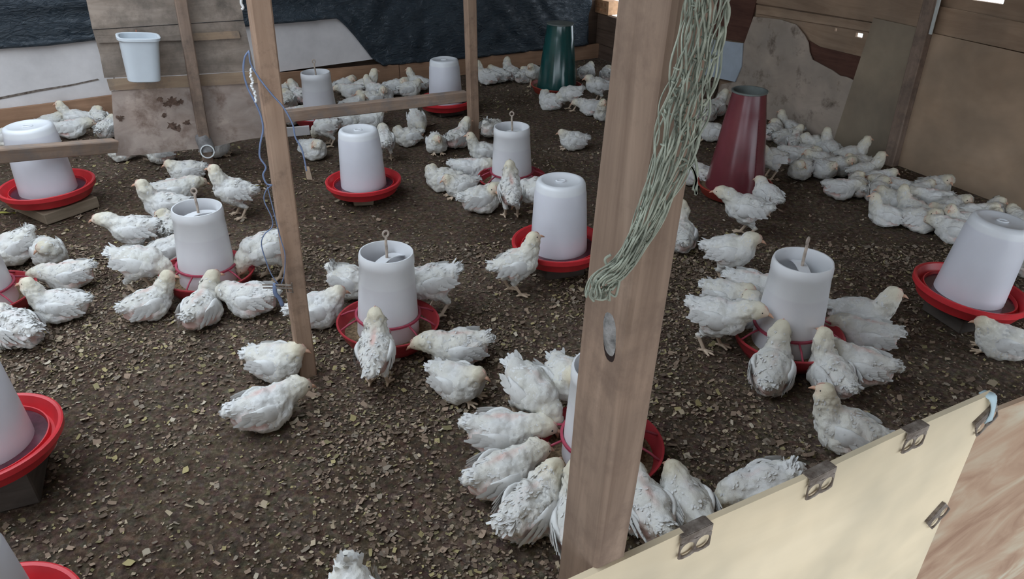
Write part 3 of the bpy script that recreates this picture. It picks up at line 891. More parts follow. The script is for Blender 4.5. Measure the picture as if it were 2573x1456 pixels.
def cone_feeder(label, px, py, rb, rt_, h, paint, rz=0.0, lean=(0, 0), cap=False):
    p = atz(px, py, 0.05); p[2] = 0.0
    t = thing('tube_feeder', label, 'feeder', p, rz, 'tall steel feeders')
    t.rotation_euler = (lean[0], lean[1], rz)
    zb = 0.035
    g = MB().lathe([(0,0),(0.125,0),(0.150,0.012),(0.170,0.052),(0.175,0.056),(0.175,0.060),(0.168,0.060),(0.150,0.026),(0.0,0.012)], 48)
    tr_ = link('tray', g.mesh('tray', sharp=40), M_orangetray, t)
    link('feed', MB().lathe([(0.158,0.044),(0.12,0.04),(rb*0.9,0.05)], 40).mesh('feed', smooth=True), M_feed, tr_)
    prof = [(rb, zb), (rb-(rb-rt_)*0.80, zb+h*0.80), (rb-(rb-rt_)*0.80-0.001, zb+h*0.806), (rt_, zb+h-0.006), (rt_+0.003, zb+h-0.004), (rt_+0.003, zb+h), (rt_-0.002, zb+h), (rt_-0.004, zb+h*0.8), (rb-0.006, zb)]
    c = link('cone', MB().lathe(prof, 56).mesh('cone', sharp=30), paint, t)
    link('rim', MB().lathe([(rt_+0.004, zb+h-0.004),(rt_+0.004, zb+h+0.003),(rt_-0.003, zb+h+0.003),(rt_-0.003, zb+h-0.004)], 48, close=True).mesh('rim', sharp=40), M_inner, c)
    link('liner', MB().lathe([(rt_-0.005, zb+h-0.002),(rt_-0.006, zb+h*0.75),(0.0, zb+h*0.72)], 40).mesh('liner', smooth=True), M_inner, c)
    if cap:
        link('lid', MB().lathe([(0,zb+h+0.012),(rt_*0.6,zb+h+0.010),(rt_+0.002,zb+h+0.003)], 40).mesh('lid', smooth=True), M_inner, c)
    s_ = MB()
    for z_ in np.linspace(0.03, 0.75, 26):
        rr = rb-(rb-rt_)*z_
        s_.box((rr*math.cos(-1.25)+0.0, rr*math.sin(-1.25), zb+h*z_), (0.004, 0.005, h*0.028))
    link('seam', s_.mesh('seam'), paint, c)
cone_feeder('tall maroon steel feeder standing by the right wall', 1846, 464, 0.136, 0.074, 0.455, M_maroon, rz=0.1)
cone_feeder('tall dark green steel feeder in the back corner', 1398, 216, 0.135, 0.085, 0.42, M_green, rz=0.2, lean=(0, 0.03), cap=True)

# litter on the floor: curled wood shavings, far too many to count
def shavings():
    n1, n2 = 150000, 80000
    xy = []
    # dense foreground, thinner further back
    a = np.stack([nrs.uniform(-2.4, 2.6, n1), nrs.uniform(0.70, 2.7, n1)], 1)
    b = np.stack([nrs.uniform(-4.3, 3.2, n2), nrs.uniform(2.4, 6.0, n2)], 1)
    P = np.concatenate([a, b])
    rel = P - CORNER[:2]
    s = rel @ U[:2]; t = rel @ V[:2]
    keep = (s < -0.05) & (s > LEFT_S+0.1) & (t < -0.06) & (t > FRONT_B+0.04) & (np.abs(P[:, 0]) < 0.78*P[:, 1]+0.25)
    P = P[keep]; n = len(P)
    dens = np.array([fbm((x, y, 0), 1.3, 20.0, 3) for x, y in P])
    k2 = nrs.uniform(0, 1, n) < np.clip(0.50 + 1.1*dens, 0.22, 1.0)
    P = P[k2]; dens = dens[k2]; n = len(P)
    L = np.where(nrs.uniform(0, 1, n) < 0.80, nrs.gamma(4.0, 0.00045, n) + 0.0010, nrs.gamma(5.0, 0.00080, n) + 0.0022)
    Wd = L*nrs.uniform(0.8, 1.9, n)
    th = nrs.uniform(0, 2*math.pi, n); tx = nrs.normal(0, 0.30, n); ty = nrs.normal(0, 0.30, n); cu = nrs.normal(0, 0.35, n)
    c, s_ = np.cos(th), np.sin(th)
    z0_ = np.array([floor_h(x, y) for x, y in P]) + nrs.uniform(0.001, 0.005, n)
    vs = np.zeros((n, 6, 3))
    for k, (a_, b_) in enumerate(((-1,-1),(0,-1.05),(1,-0.9),(-0.9,1),(0.05,0.95),(1,0.85))):
        lx_ = a_*L/1.0; ly_ = b_*Wd/2*nrs.uniform(0.7, 1.2, n)
        vs[:, k, 0] = P[:, 0] + c*lx_ - s_*ly_
        vs[:, k, 1] = P[:, 1] + s_*lx_ + c*ly_
        vs[:, k, 2] = z0_ + tx*lx_ + ty*ly_ + np.abs(cu)*abs(a_)*L*0.5 + 0.12*L
    vs[:, :, 2] = np.maximum(vs[:, :, 2], z0_[:, None] - 0.002)
    base = (np.arange(n)*6)[:, None]
    q = np.concatenate([base + np.array([0,1,4,3]), base + np.array([1,2,5,4])], 1).reshape(-1, 4)
    me = bpy.data.meshes.new('wood_shavings')
    me.vertices.add(n*6); me.vertices.foreach_set('co', vs.reshape(-1))
    me.loops.add(len(q)*4); me.loops.foreach_set('vertex_index', q.reshape(-1).astype(np.int32))
    me.polygons.add(len(q)); me.polygons.foreach_set('loop_start', np.arange(len(q), dtype=np.int32)*4)
    me.update(calc_edges=True)
    pal = np.array([(0.42,0.34,0.24),(0.36,0.30,0.15),(0.31,0.225,0.165),(0.205,0.148,0.108),(0.14,0.103,0.077),(0.25,0.205,0.16),(0.24,0.205,0.11),(0.52,0.45,0.35)])
    pr = np.array([0.08,0.06,0.16,0.26,0.24,0.12,0.06,0.018]); pr /= pr.sum()
    ci = nrs.choice(len(pal), n, p=pr)
    col = pal[ci]*nrs.uniform(0.8, 1.15, n)[:, None]
    at = me.color_attributes.new('tint', 'FLOAT_COLOR', 'POINT')
    full = np.ones((n, 6, 4)); full[:, :, :3] = col[:, None, :]
    at.data.foreach_set('color', full.reshape(-1))
    o = link('wood_shavings', me, M_shavings)
    tag(o, 'scattered pale and brown wood shavings covering the floor', 'wood shavings', kind='stuff')
shavings()
for (x, y, a_, lab) in ((640, 468, 0.2, 'narrow yellow-green leaf on the litter left of the sawn post'), (12, 536, 0.1, 'yellow-green leaf scrap on the litter at the left edge')):
    p = atz(x, y, 0.004)
    g = MB(); ps = []
    for i in range(7):
        f = i/6; w = 0.010*math.sin(math.pi*min(1, f*0.95+0.03)); xx = (f-0.5)*0.09
        ps.append((xx, w, 0.006*math.sin(f*5))); ps.append((xx, -w, 0.004))
    g.add(ps, [(2*i, 2*i+1, 2*i+3, 2*i+2) for i in range(6)])
    tag(link('leaf', g.mesh('leaf', smooth=True), M_leaf, loc=p, rz=a_), lab, 'leaf')
p = atz(740, 335, 0.02)
tag(link('scrap_board', MB().box((0,0,0), (0.16, 0.02, 0.05), None).mesh('scrap_board'), M_whiteboard, loc=(p[0], p[1]+0.02, 0.025), rz=ROOM_RZ-0.2), 'white scrap of board on the floor under the low rail', 'board')
# ------------------------------------------------------------------ chickens
M_body = None
def chicken_mats():
    m, nt, b = newmat('chicken_down', 0.9, 0.15)
    a = N(nt, 'ShaderNodeAttribute', attribute_name='tint')
    oi = nt.nodes.new('ShaderNodeObjectInfo')
    r = ramp(nt, [(0.0, (0.86, 0.85, 0.82)), (0.5, (0.97, 0.97, 0.97)), (1.0, (0.95, 0.93, 0.88))]); nt.links.new(oi.outputs['Random'], r.inputs['Fac'])
    c = mix(nt, 1.0, a.outputs['Color'], r.outputs['Color'], 'MULTIPLY')
    nt.links.new(c, b.inputs['Base Color'])
    v = coords(nt, (1, 1.2, 1.2)); f = noise(nt, v, 85, 5, 0.65)
    bump(nt, b, f, 0.45, 0.006)
    m2, nt, b = newmat('chicken_feathers', 0.85, 0.15)
    v = coords(nt); f = noise(nt, v, 40, 4)
    r = ramp(nt, [(0.3, (0.62, 0.61, 0.595)), (0.65, (0.74, 0.74, 0.73))]); nt.links.new(f, r.inputs['Fac'])
    nt.links.new(r.outputs['Color'], b.inputs['Base Color'])
    return m, m2
M_body, M_feather = chicken_mats()
M_beak = plain('beak_horn', (0.62, 0.36, 0.25), 0.5, 0.4, 0.1, 80)
M_comb = plain('pink_comb', (0.64, 0.40, 0.34), 0.6, 0.3, 0.1, 80)
M_eye = plain('dark_eye', (0.012, 0.010, 0.010), 0.2, 0.6, 0.05)

def smin(a, b, k):
    h = np.clip(0.5 + 0.5*(b-a)/k, 0, 1)
    return b*(1-h) + a*h - k*h*(1-h)
def sd_ell(P, c, r):
    q = P - np.asarray(c); r = np.asarray(r)
    k0 = np.linalg.norm(q/r, axis=-1); k1 = np.linalg.norm(q/(r*r), axis=-1) + 1e-9
    return k0*(k0-1)/k1
def sd_cap(P, a, b, ra, rb):
    a = np.asarray(a); b = np.asarray(b); ba = b-a
    h = np.clip(((P-a) @ ba)/np.dot(ba, ba), 0, 1)
    return np.linalg.norm(P - a - h[..., None]*ba, axis=-1) - (ra + (rb-ra)*h)

def surface_nets(f, lo, hi, h):
    lo = np.asarray(lo); n = np.ceil((np.asarray(hi)-lo)/h).astype(int) + 1
    ax = [lo[i] + h*np.arange(n[i]) for i in range(3)]
    G = np.stack(np.meshgrid(*ax, indexing='ij'), -1)
    Vv = f(G.reshape(-1, 3)).reshape(n)
    S = Vv < 0
    cs = np.zeros(n-1, int)
    for i in (0, 1):
        for j in (0, 1):
            for k in (0, 1):
                cs += S[i:n[0]-1+i, j:n[1]-1+j, k:n[2]-1+k]
    act = (cs > 0) & (cs < 8)
    idx = -np.ones(n-1, int); idx[act] = np.arange(act.sum())
    ii = np.argwhere(act); verts = lo + (ii + 0.5)*h
    faces = []
    for axn in range(3):
        sl0 = [slice(None)]*3; sl1 = [slice(None)]*3
        sl0[axn] = slice(0, -1); sl1[axn] = slice(1, None)
        A, B = S[tuple(sl0)], S[tuple(sl1)]
        e = np.argwhere(A != B)
        o1, o2 = (axn+1) % 3, (axn+2) % 3
        ok = (e[:, o1] > 0) & (e[:, o2] > 0) & (e[:, o1] < n[o1]-1) & (e[:, o2] < n[o2]-1)
        e = e[ok]
        q = []
        for d1, d2 in ((-1,-1),(0,-1),(0,0),(-1,0)):
            c = e.copy(); c[:, o1] += d1; c[:, o2] += d2
            q.append(idx[c[:, 0], c[:, 1], c[:, 2]])
        q = np.stack(q, 1)
        flip = ~A[e[:, 0], e[:, 1], e[:, 2]]
        q[flip] = q[flip][:, ::-1]
        faces.append(q)
    F_ = np.concatenate(faces)
    eps = h*0.2
    for it in range(4):
        d = f(verts)
        gr = np.stack([(f(verts + np.eye(3)[k]*eps) - f(verts - np.eye(3)[k]*eps))/(2*eps) for k in range(3)], 1)
        verts = verts - np.clip(d, -h, h)[:, None]*gr/(np.sum(gr*gr, 1)[:, None] + 1e-6)*0.9
    return verts, F_, gr/(np.linalg.norm(gr, axis=1)[:, None] + 1e-9)

def rotY(a):                     # positive a: nose down
    c, s = math.cos(a), math.sin(a)
    return np.array([[c, 0, s], [0, 1, 0], [-s, 0, c]])
def vnoise(P, sc, seed):
    return np.array([mnoise.noise(Vector((p[0]*sc+seed, p[1]*sc-seed, p[2]*sc+2*seed))) for p in P])

def blade(g, root, d, nrm, L, w, curl=0.0):
    d = d/np.linalg.norm(d); sd = np.cross(d, nrm); sd /= (np.linalg.norm(sd)+1e-9)
    mid = root + d*L*0.6 + nrm*curl*L*0.5; tip = root + d*L + nrm*curl*L*0.2
    g.add([root - sd*w*0.35, root + sd*w*0.35, mid + sd*w*0.5, mid - sd*w*0.5, tip + sd*w*0.22, tip - sd*w*0.22], [(0,1,2,3), (3,2,4,5)])

def soft(g, name, cn):
    m = g.mesh(name, smooth=True, fix=False)
    m.normals_split_custom_set_from_vertices([Vector(n).normalized() for n in cn])
    return m

# pose table: stand?, body height, body pitch (nose down +), neck points and head (body centred, x forward), head direction, tail angle
POSES = {
 'sit':    dict(st=0, z=.066, pt=-.08, nk=[(.070,0,.030),(.090,0,.070),(.098,0,.100)], hd=(.108,0,.117), hv=(1,0,-.10), tl=.30, pink=.5),
 'sit2':   dict(st=0, z=.064, pt=.00, nk=[(.070,0,.028),(.092,.006,.066),(.104,.014,.092)], hd=(.112,.022,.106), hv=(.75,.65,-.15), tl=.20, pink=1.),
 'tuck':   dict(st=0, z=.062, pt=-.02, nk=[(.062,0,.030),(.082,0,.048)], hd=(.096,.004,.058), hv=(1,.1,-.25), tl=.12, pink=.25, toes=1),
 'lump':   dict(st=0, z=.060, pt=.02, nk=[(.062,0,.028),(.070,.020,.052)], hd=(.058,.034,.060), hv=(.2,1,-.3), tl=.10, pink=.35),
 'reach':  dict(st=0, z=.064, pt=.05, nk=[(.070,0,.020),(.105,0,.034),(.128,0,.036)], hd=(.146,0,.034), hv=(1,0,-.30), tl=.35, pink=.8),
 'ruffle': dict(st=0, z=.068, pt=-.02, nk=[(.068,0,.030),(.092,0,.060)], hd=(.112,0,.072), hv=(1,0,-.45), tl=.05, pink=.6, ruff=1.8),
 'tailup': dict(st=0, z=.074, pt=.30, nk=[(.070,0,.015),(.098,0,.010),(.118,0,.000)], hd=(.135,0,-.010), hv=(1,0,-.7), tl=1.15, pink=.35),
 'stand':  dict(st=1, z=.142, pt=-.22, nk=[(.066,0,.034),(.088,0,.066),(.098,0,.094)], hd=(.110,0,.110), hv=(1,0,-.12), tl=.15, pink=.4),
 'rear':   dict(st=1, z=.140, pt=-.30, nk=[(.062,0,.036),(.080,0,.070),(.086,0,.096)], hd=(.096,0,.112), hv=(1,0,-.25), tl=.05, pink=1., ruff=1.3),
 'walk':   dict(st=1, z=.140, pt=-.02, nk=[(.070,0,.028),(.102,0,.052),(.128,0,.060)], hd=(.148,0,.064), hv=(1,0,-.12), tl=.20, pink=.3),
 'peck':   dict(st=1, z=.140, pt=.16, nk=[(.070,0,.008),(.102,0,-.014),(.122,0,-.040)], hd=(.132,0,-.060), hv=(.8,0,-.8), tl=.35, pink=.5),
 'hunch':  dict(st=1, z=.140, pt=-.15, nk=[(.064,0,.034),(.086,0,.050)], hd=(.106,-.004,.054), hv=(1,-.15,-.35), tl=.05, pink=.3),
}
def build_proto(name, P, seed):
    rs = random.Random(seed)
    RB = rotY(P['pt']); C_ = np.array([0, 0, P['z']])
    def bw(p): return RB @ np.asarray(p, float) + C_
    fat = 1.0
    ta = P['tl']
    ells = [((0,0,0), (.075,.061,.058)), ((.036,0,-.006), (.052,.055,.051)), ((-.054,0,.006), (.042,.043,.041)),
            ((-.082-.014*math.cos(ta), 0, .018+.016*math.sin(ta)), (.024,.024,.018)), ((.058,0,.030), (.030,.032,.030))]
    if not P['st']:
        ells += [((.004,.040,-.030), (.052,.028,.030)), ((.004,-.040,-.030), (.052,.028,.030)), ((-.045,0,-.022), (.045,.044,.034))]
    else:
        ells += [((-.008,.030,-.030), (.040,.027,.036)), ((-.008,-.030,-.030), (.040,.027,.036))]
    SQ = np.array([.86, .9, .86])
    nk = [bw(np.asarray(p)*SQ) for p in P['nk']]; hd = bw(np.asarray(P['hd'])*SQ); hv = RB @ np.asarray(P['hv'], float); hv /= np.linalg.norm(hv)
    legs = []; toes = []
    for sgn in (1, -1):
        if P['st']:
            st = 0.018*sgn if name in ('stand', 'walk', 'peck') else 0.0
            hip = bw((-.012, sgn*.030, -.040)); hock = np.array([-.034+st, sgn*.030, .060]); ank = np.array([-.006+st, sgn*.031, .010])
            legs += [(hip, hock, .022, .0085), (hock, ank, .0066, .0060)]
            fw_ = np.array([1.0, 0.12*sgn, 0])
        else:
            if not P.get('toes') : continue
            ank = np.array([.052, sgn*.022, .008]); fw_ = np.array([1.0, 0.35*sgn, 0])
            legs += [(ank - np.array([.03,0,-.010]), ank, .0065, .006)]
        for a in (-.55, 0, .55):
            ca, sa = math.cos(a), math.sin(a)
            dv = np.array([fw_[0]*ca - fw_[1]*sa, fw_[0]*sa + fw_[1]*ca, 0])
            toes.append((ank, np.array([ank[0], ank[1], .0052]) + dv*(.036 if a == 0 else .030), .0052, .0036))
        if P['st']: toes.append((ank, np.array([ank[0]-.018, ank[1], .0052]), .005, .0034))
    hr = np.array([.0235, .0185, .0195])
    hz = np.array([0, 0, 1.0]); hy = np.cross(hz, hv); hy /= np.linalg.norm(hy); hx = hv; hzz = np.cross(hx, hy)
    HB = np.stack([hx, hy, hzz], 1)
    def fbody(Q):
        q = (Q - C_) @ RB
        d = None
        for c, r in ells:
            e = sd_ell(q, c, r); d = e if d is None else smin(d, e, .016)
        pts = nk + [hd - hv*.006]
        rads = np.linspace(.038, .0200, len(pts))
        for i in range(len(pts)-1):
            d = smin(d, sd_cap(Q, pts[i], pts[i+1], rads[i], rads[i+1]), .014)
        qh = (Q - hd) @ HB
        d = smin(d, sd_ell(qh, (0,0,0), hr), .008)
        d = smin(d, sd_ell(qh, (.012, 0, -.003), (.014, .010, .010)), .006)
        return d
    def full(Q):
        d = fbody(Q)
        for i, (a, b, ra, rb) in enumerate(legs): d = smin(d, sd_cap(Q, a, b, ra, rb), .010 if ra > .01 else .005)
        for a, b, ra, rb in toes: d = smin(d, sd_cap(Q, a, b, ra, rb), .003)
        return d
    allp = [hd + hv*.04, hd - .03, hd + .03, bw((.11,0,0)), bw((-.125,0,.02))] + [t[1] for t in toes]
    lo = np.min(allp, 0) - .012; hi = np.max(allp, 0) + .012
    lo[1] = min(lo[1], -.085); hi[1] = max(hi[1], .085); lo[2] = -.006 if P['st'] else -.012; hi[2] = max(hi[2], P['z']+.075)
    Vt, Fc, Nr = surface_nets(full, lo, hi, .0046)
    # masks
    dh = np.linalg.norm(Vt - hd, axis=1)
    dn = np.min([sd_cap(Vt, nk[i], (nk+[hd])[i+1], .0, .0) for i in range(len(nk))], 0)
    dl = np.min([sd_cap(Vt, a, b, ra, rb) for a, b, ra, rb in (legs[1::2] if P['st'] else legs) + toes], 0) if toes else np.full(len(Vt), 1.0)
    leg = np.clip(1 - dl/.004, 0, 1)
    if P['st']: leg = np.maximum(leg, np.clip((.055 - Vt[:, 2])/.01, 0, 1))
    head = np.clip(1 - (dh-.018)/.016, 0, 1)
    body = np.clip(1-head-leg, 0, 1)
    ruff = P.get('ruff', 1.0)
    lump = vnoise(Vt, 34, seed*1.3)*.0080 + vnoise(Vt, 85, seed*2.1)*.0036
    Vt = Vt + Nr*(lump*body*ruff)[:, None]
    if not P['st']: Vt[:, 2] = np.maximum(Vt[:, 2], 0.0015)
    # natural colouring: white feathers, creamy head, bare pink skin on the flanks and vent, yellowish legs
    q = (Vt - C_) @ RB
    white = np.array([.73, .73, .725]); cream = np.array([.75, .685, .53]); skin = np.array([.70, .46, .42]); legc = np.array([.66, .52, .40]); face = np.array([.78, .58, .48])
    col = np.tile(white, (len(Vt), 1))
    yel = np.clip(.5 + vnoise(Vt, 30, seed+4.0)*1.4, 0, 1)*.28
    col = col*(1-yel[:, None]) + np.array([.71, .68, .57])*yel[:, None]
    nkm = np.clip(1 - (dn-.028)/.015, 0, 1)*.65
    col = col*(1-nkm[:, None]) + cream*nkm[:, None]
    fl = np.exp(-(((q[:, 0]+.038)/.036)**2 + ((np.abs(q[:, 1])-.045)/.026)**2 + ((q[:, 2]+.010)/.024)**2))
    vent = np.exp(-(((q[:, 0]+.095)/.030)**2 + (q[:, 1]/.026)**2 + ((q[:, 2]+.018)/.024)**2))
    back = np.exp(-(((q[:, 0]-.01)/.05)**2 + (q[:, 1]/.010)**2 + ((q[:, 2]-.055)/.02)**2))*.4
    pk = np.clip((fl*1.3 + vent + back)*P['pink']*2.2*(0.8+0.9*vnoise(Vt, 45, seed+9.0)), 0, .85)
    col = col*(1-pk[:, None]) + skin*pk[:, None]
    qh = (Vt - hd) @ HB
    fm = np.clip((qh[:, 0]-.002)/.012, 0, 1)*head*.75
    hm = head*.8
    col = col*(1-hm[:, None]) + cream*hm[:, None]
    col = col*(1-fm[:, None]) + face*fm[:, None]
    col = col*(1-leg[:, None]) + legc*leg[:, None]
    me = bpy.data.meshes.new('chicken_body')
    me.from_pydata([tuple(v) for v in Vt], [], [tuple(f) for f in Fc]); me.polygons.foreach_set('use_smooth', [True]*len(me.polygons))
    at = me.color_attributes.new('tint', 'FLOAT_COLOR', 'POINT')
    at.data.foreach_set('color', np.concatenate([col, np.ones((len(col), 1))], 1).reshape(-1)); me.update()
    parts = [('body', me, M_body)]
    # loose outer feathers
    cand = np.where((body > .8) & (pk < .30) & (Vt[:, 2] > .012))[0]
    g = MB(); cn = []
    back_dir = RB @ np.array([-1.0, 0, -.25])
    for i in nrs.choice(cand, 900 if ruff <= 1 else 1000, replace=True):
        nrm = Nr[i]; d = back_dir + np.array([rs.gauss(0,.35), rs.gauss(0,.35), rs.gauss(0,.25)])
        d = d - nrm*np.dot(d, nrm); d /= np.linalg.norm(d)+1e-9
        d = d + nrm*rs.uniform(.03, .28)*ruff
        L = rs.uniform(.008, .017)*(1.0 if q[i, 0] < .02 else .7)
        blade(g, Vt[i] - nrm*.002, d, nrm, L, rs.uniform(.006, .011), -.15); cn += [nrm]*6
    parts.append(('plumage', soft(g, 'plumage', cn), M_feather))
    # wings
    for sgn in (1, -1):
        g = MB(); n1, n2 = 10, 14; vs = []; fs = []
        droop = rs.uniform(-.20, .0)
        cw = np.array([-.006, sgn*.0560, .006]); cd, sd_ = math.cos(droop), math.sin(droop)
        def wp_(x, z, y):
            return bw(cw + np.array([x*cd + z*sd_, sgn*(y - 5.0*x*x*1.3 - 2.5*(z*z)), -x*-sd_*1.0 + z*cd]))
        for i in range(n1+1):
            a = math.pi*i/n1; x = .056*math.cos(a); prof_ = math.sin(a)
            for j in range(n2):
                b_ = 2*math.pi*j/n2
                w_ = .034*prof_*(1.0 if x > 0 else 1.0 - .5*(-x/.056))
                vs.append(wp_(x, w_*math.sin(b_), .011*prof_*math.cos(b_) + .003))
        for i in range(n1):
            for j in range(n2): fs.append((i*n2+j, i*n2+(j+1) % n2, (i+1)*n2+(j+1) % n2, (i+1)*n2+j))
        g.add(vs, fs)
        out = RB @ np.array([0, sgn*1.0, .15])
        for row, (x0, zr, L, w_) in enumerate(((-.026, .020, .040, .013), (-.008, .018, .034, .013), (.014, .016, .028, .012))):
            for k in range(6):
                z_ = zr*(1 - 2*k/5.0)
                root = wp_(x0 - .006*k, z_, .012 - .002*row)
                d = RB @ np.array([-1, sgn*(-.12+.05*row), -.15 - .12*k/5 + rs.gauss(0, .06) - .5*sd_])
                blade(g, root + out*(.001 + .0015*row), d, out, L*rs.uniform(.85, 1.1), w_, -.05)
        parts.append(('wing', g.mesh('wing', smooth=True, fix=False), M_feather))
    # tail tuft
    g = MB(); cn = []; tr0 = np.array([-.082, 0, .020])
    for k in range(46):
        sp_ = rs.uniform(-.55, .55); el = ta + rs.gauss(0, .22)
        d = np.array([-math.cos(el)*math.cos(sp_), math.sin(sp_), math.sin(el)])
        nn = np.array([math.sin(el), 0, math.cos(el)])
        root = tr0 + np.array([rs.uniform(0, .015), rs.uniform(-.018, .018), rs.uniform(-.012, .012)])
        blade(g, bw(root), RB @ d, RB @ nn, rs.uniform(.026, .046), rs.uniform(.010, .015), rs.uniform(-.2, .1)); cn += [RB @ (nn*.8 + np.array([-.5, d[1]*.5, 0]))]*6
    parts.append(('tail', soft(g, 'tail', cn), M_feather))
    # beak, comb, eyes
    g = MB(); tip = hd + hv*.043 - hzz*.010; r0 = hd + hv*.021 - hzz*.002
    g.tube([r0 - hv*.004, r0 + (tip-r0)*.45 + hzz*.0022, tip], [.0078, .0056, .0010], 8)
    parts.append(('beak', g.mesh('beak', smooth=True), M_beak))
    g = MB()
    pr = [(.022,.009,.001),(.016,.017,.0022),(.010,.0205,.0024),(.004,.0205,.0022),(-.002,.0200,.001)]
    g.tube([hd + hx*a + hzz*(b-.001) for a, b, c in pr], [c for a, b, c in pr], 6)
    parts.append(('comb', g.mesh('comb', smooth=True), M_comb))
    for sgn in (1, -1):
        g = MB(); c = hd + hx*.008 + hy*sgn*.0170 + hzz*.004; r_ = .0034
        vs = [c + r_*np.array([math.sin(a)*math.cos(b), math.sin(a)*math.sin(b), math.cos(a)]) for a in np.linspace(.01, math.pi-.01, 6) for b in np.linspace(0, 2*math.pi, 9)[:-1]]
        fs = [(i*8+j, i*8+(j+1) % 8, (i+1)*8+(j+1) % 8, (i+1)*8+j) for i in range(5) for j in range(8)]
        parts.append(('eye', g.add(vs, fs).mesh('eye', smooth=True), M_eye))
    return parts
PROTO = {}
for k, (nm, P) in enumerate(POSES.items()):
    PROTO[nm] = build_proto(nm, P, k*3.7+1.3)

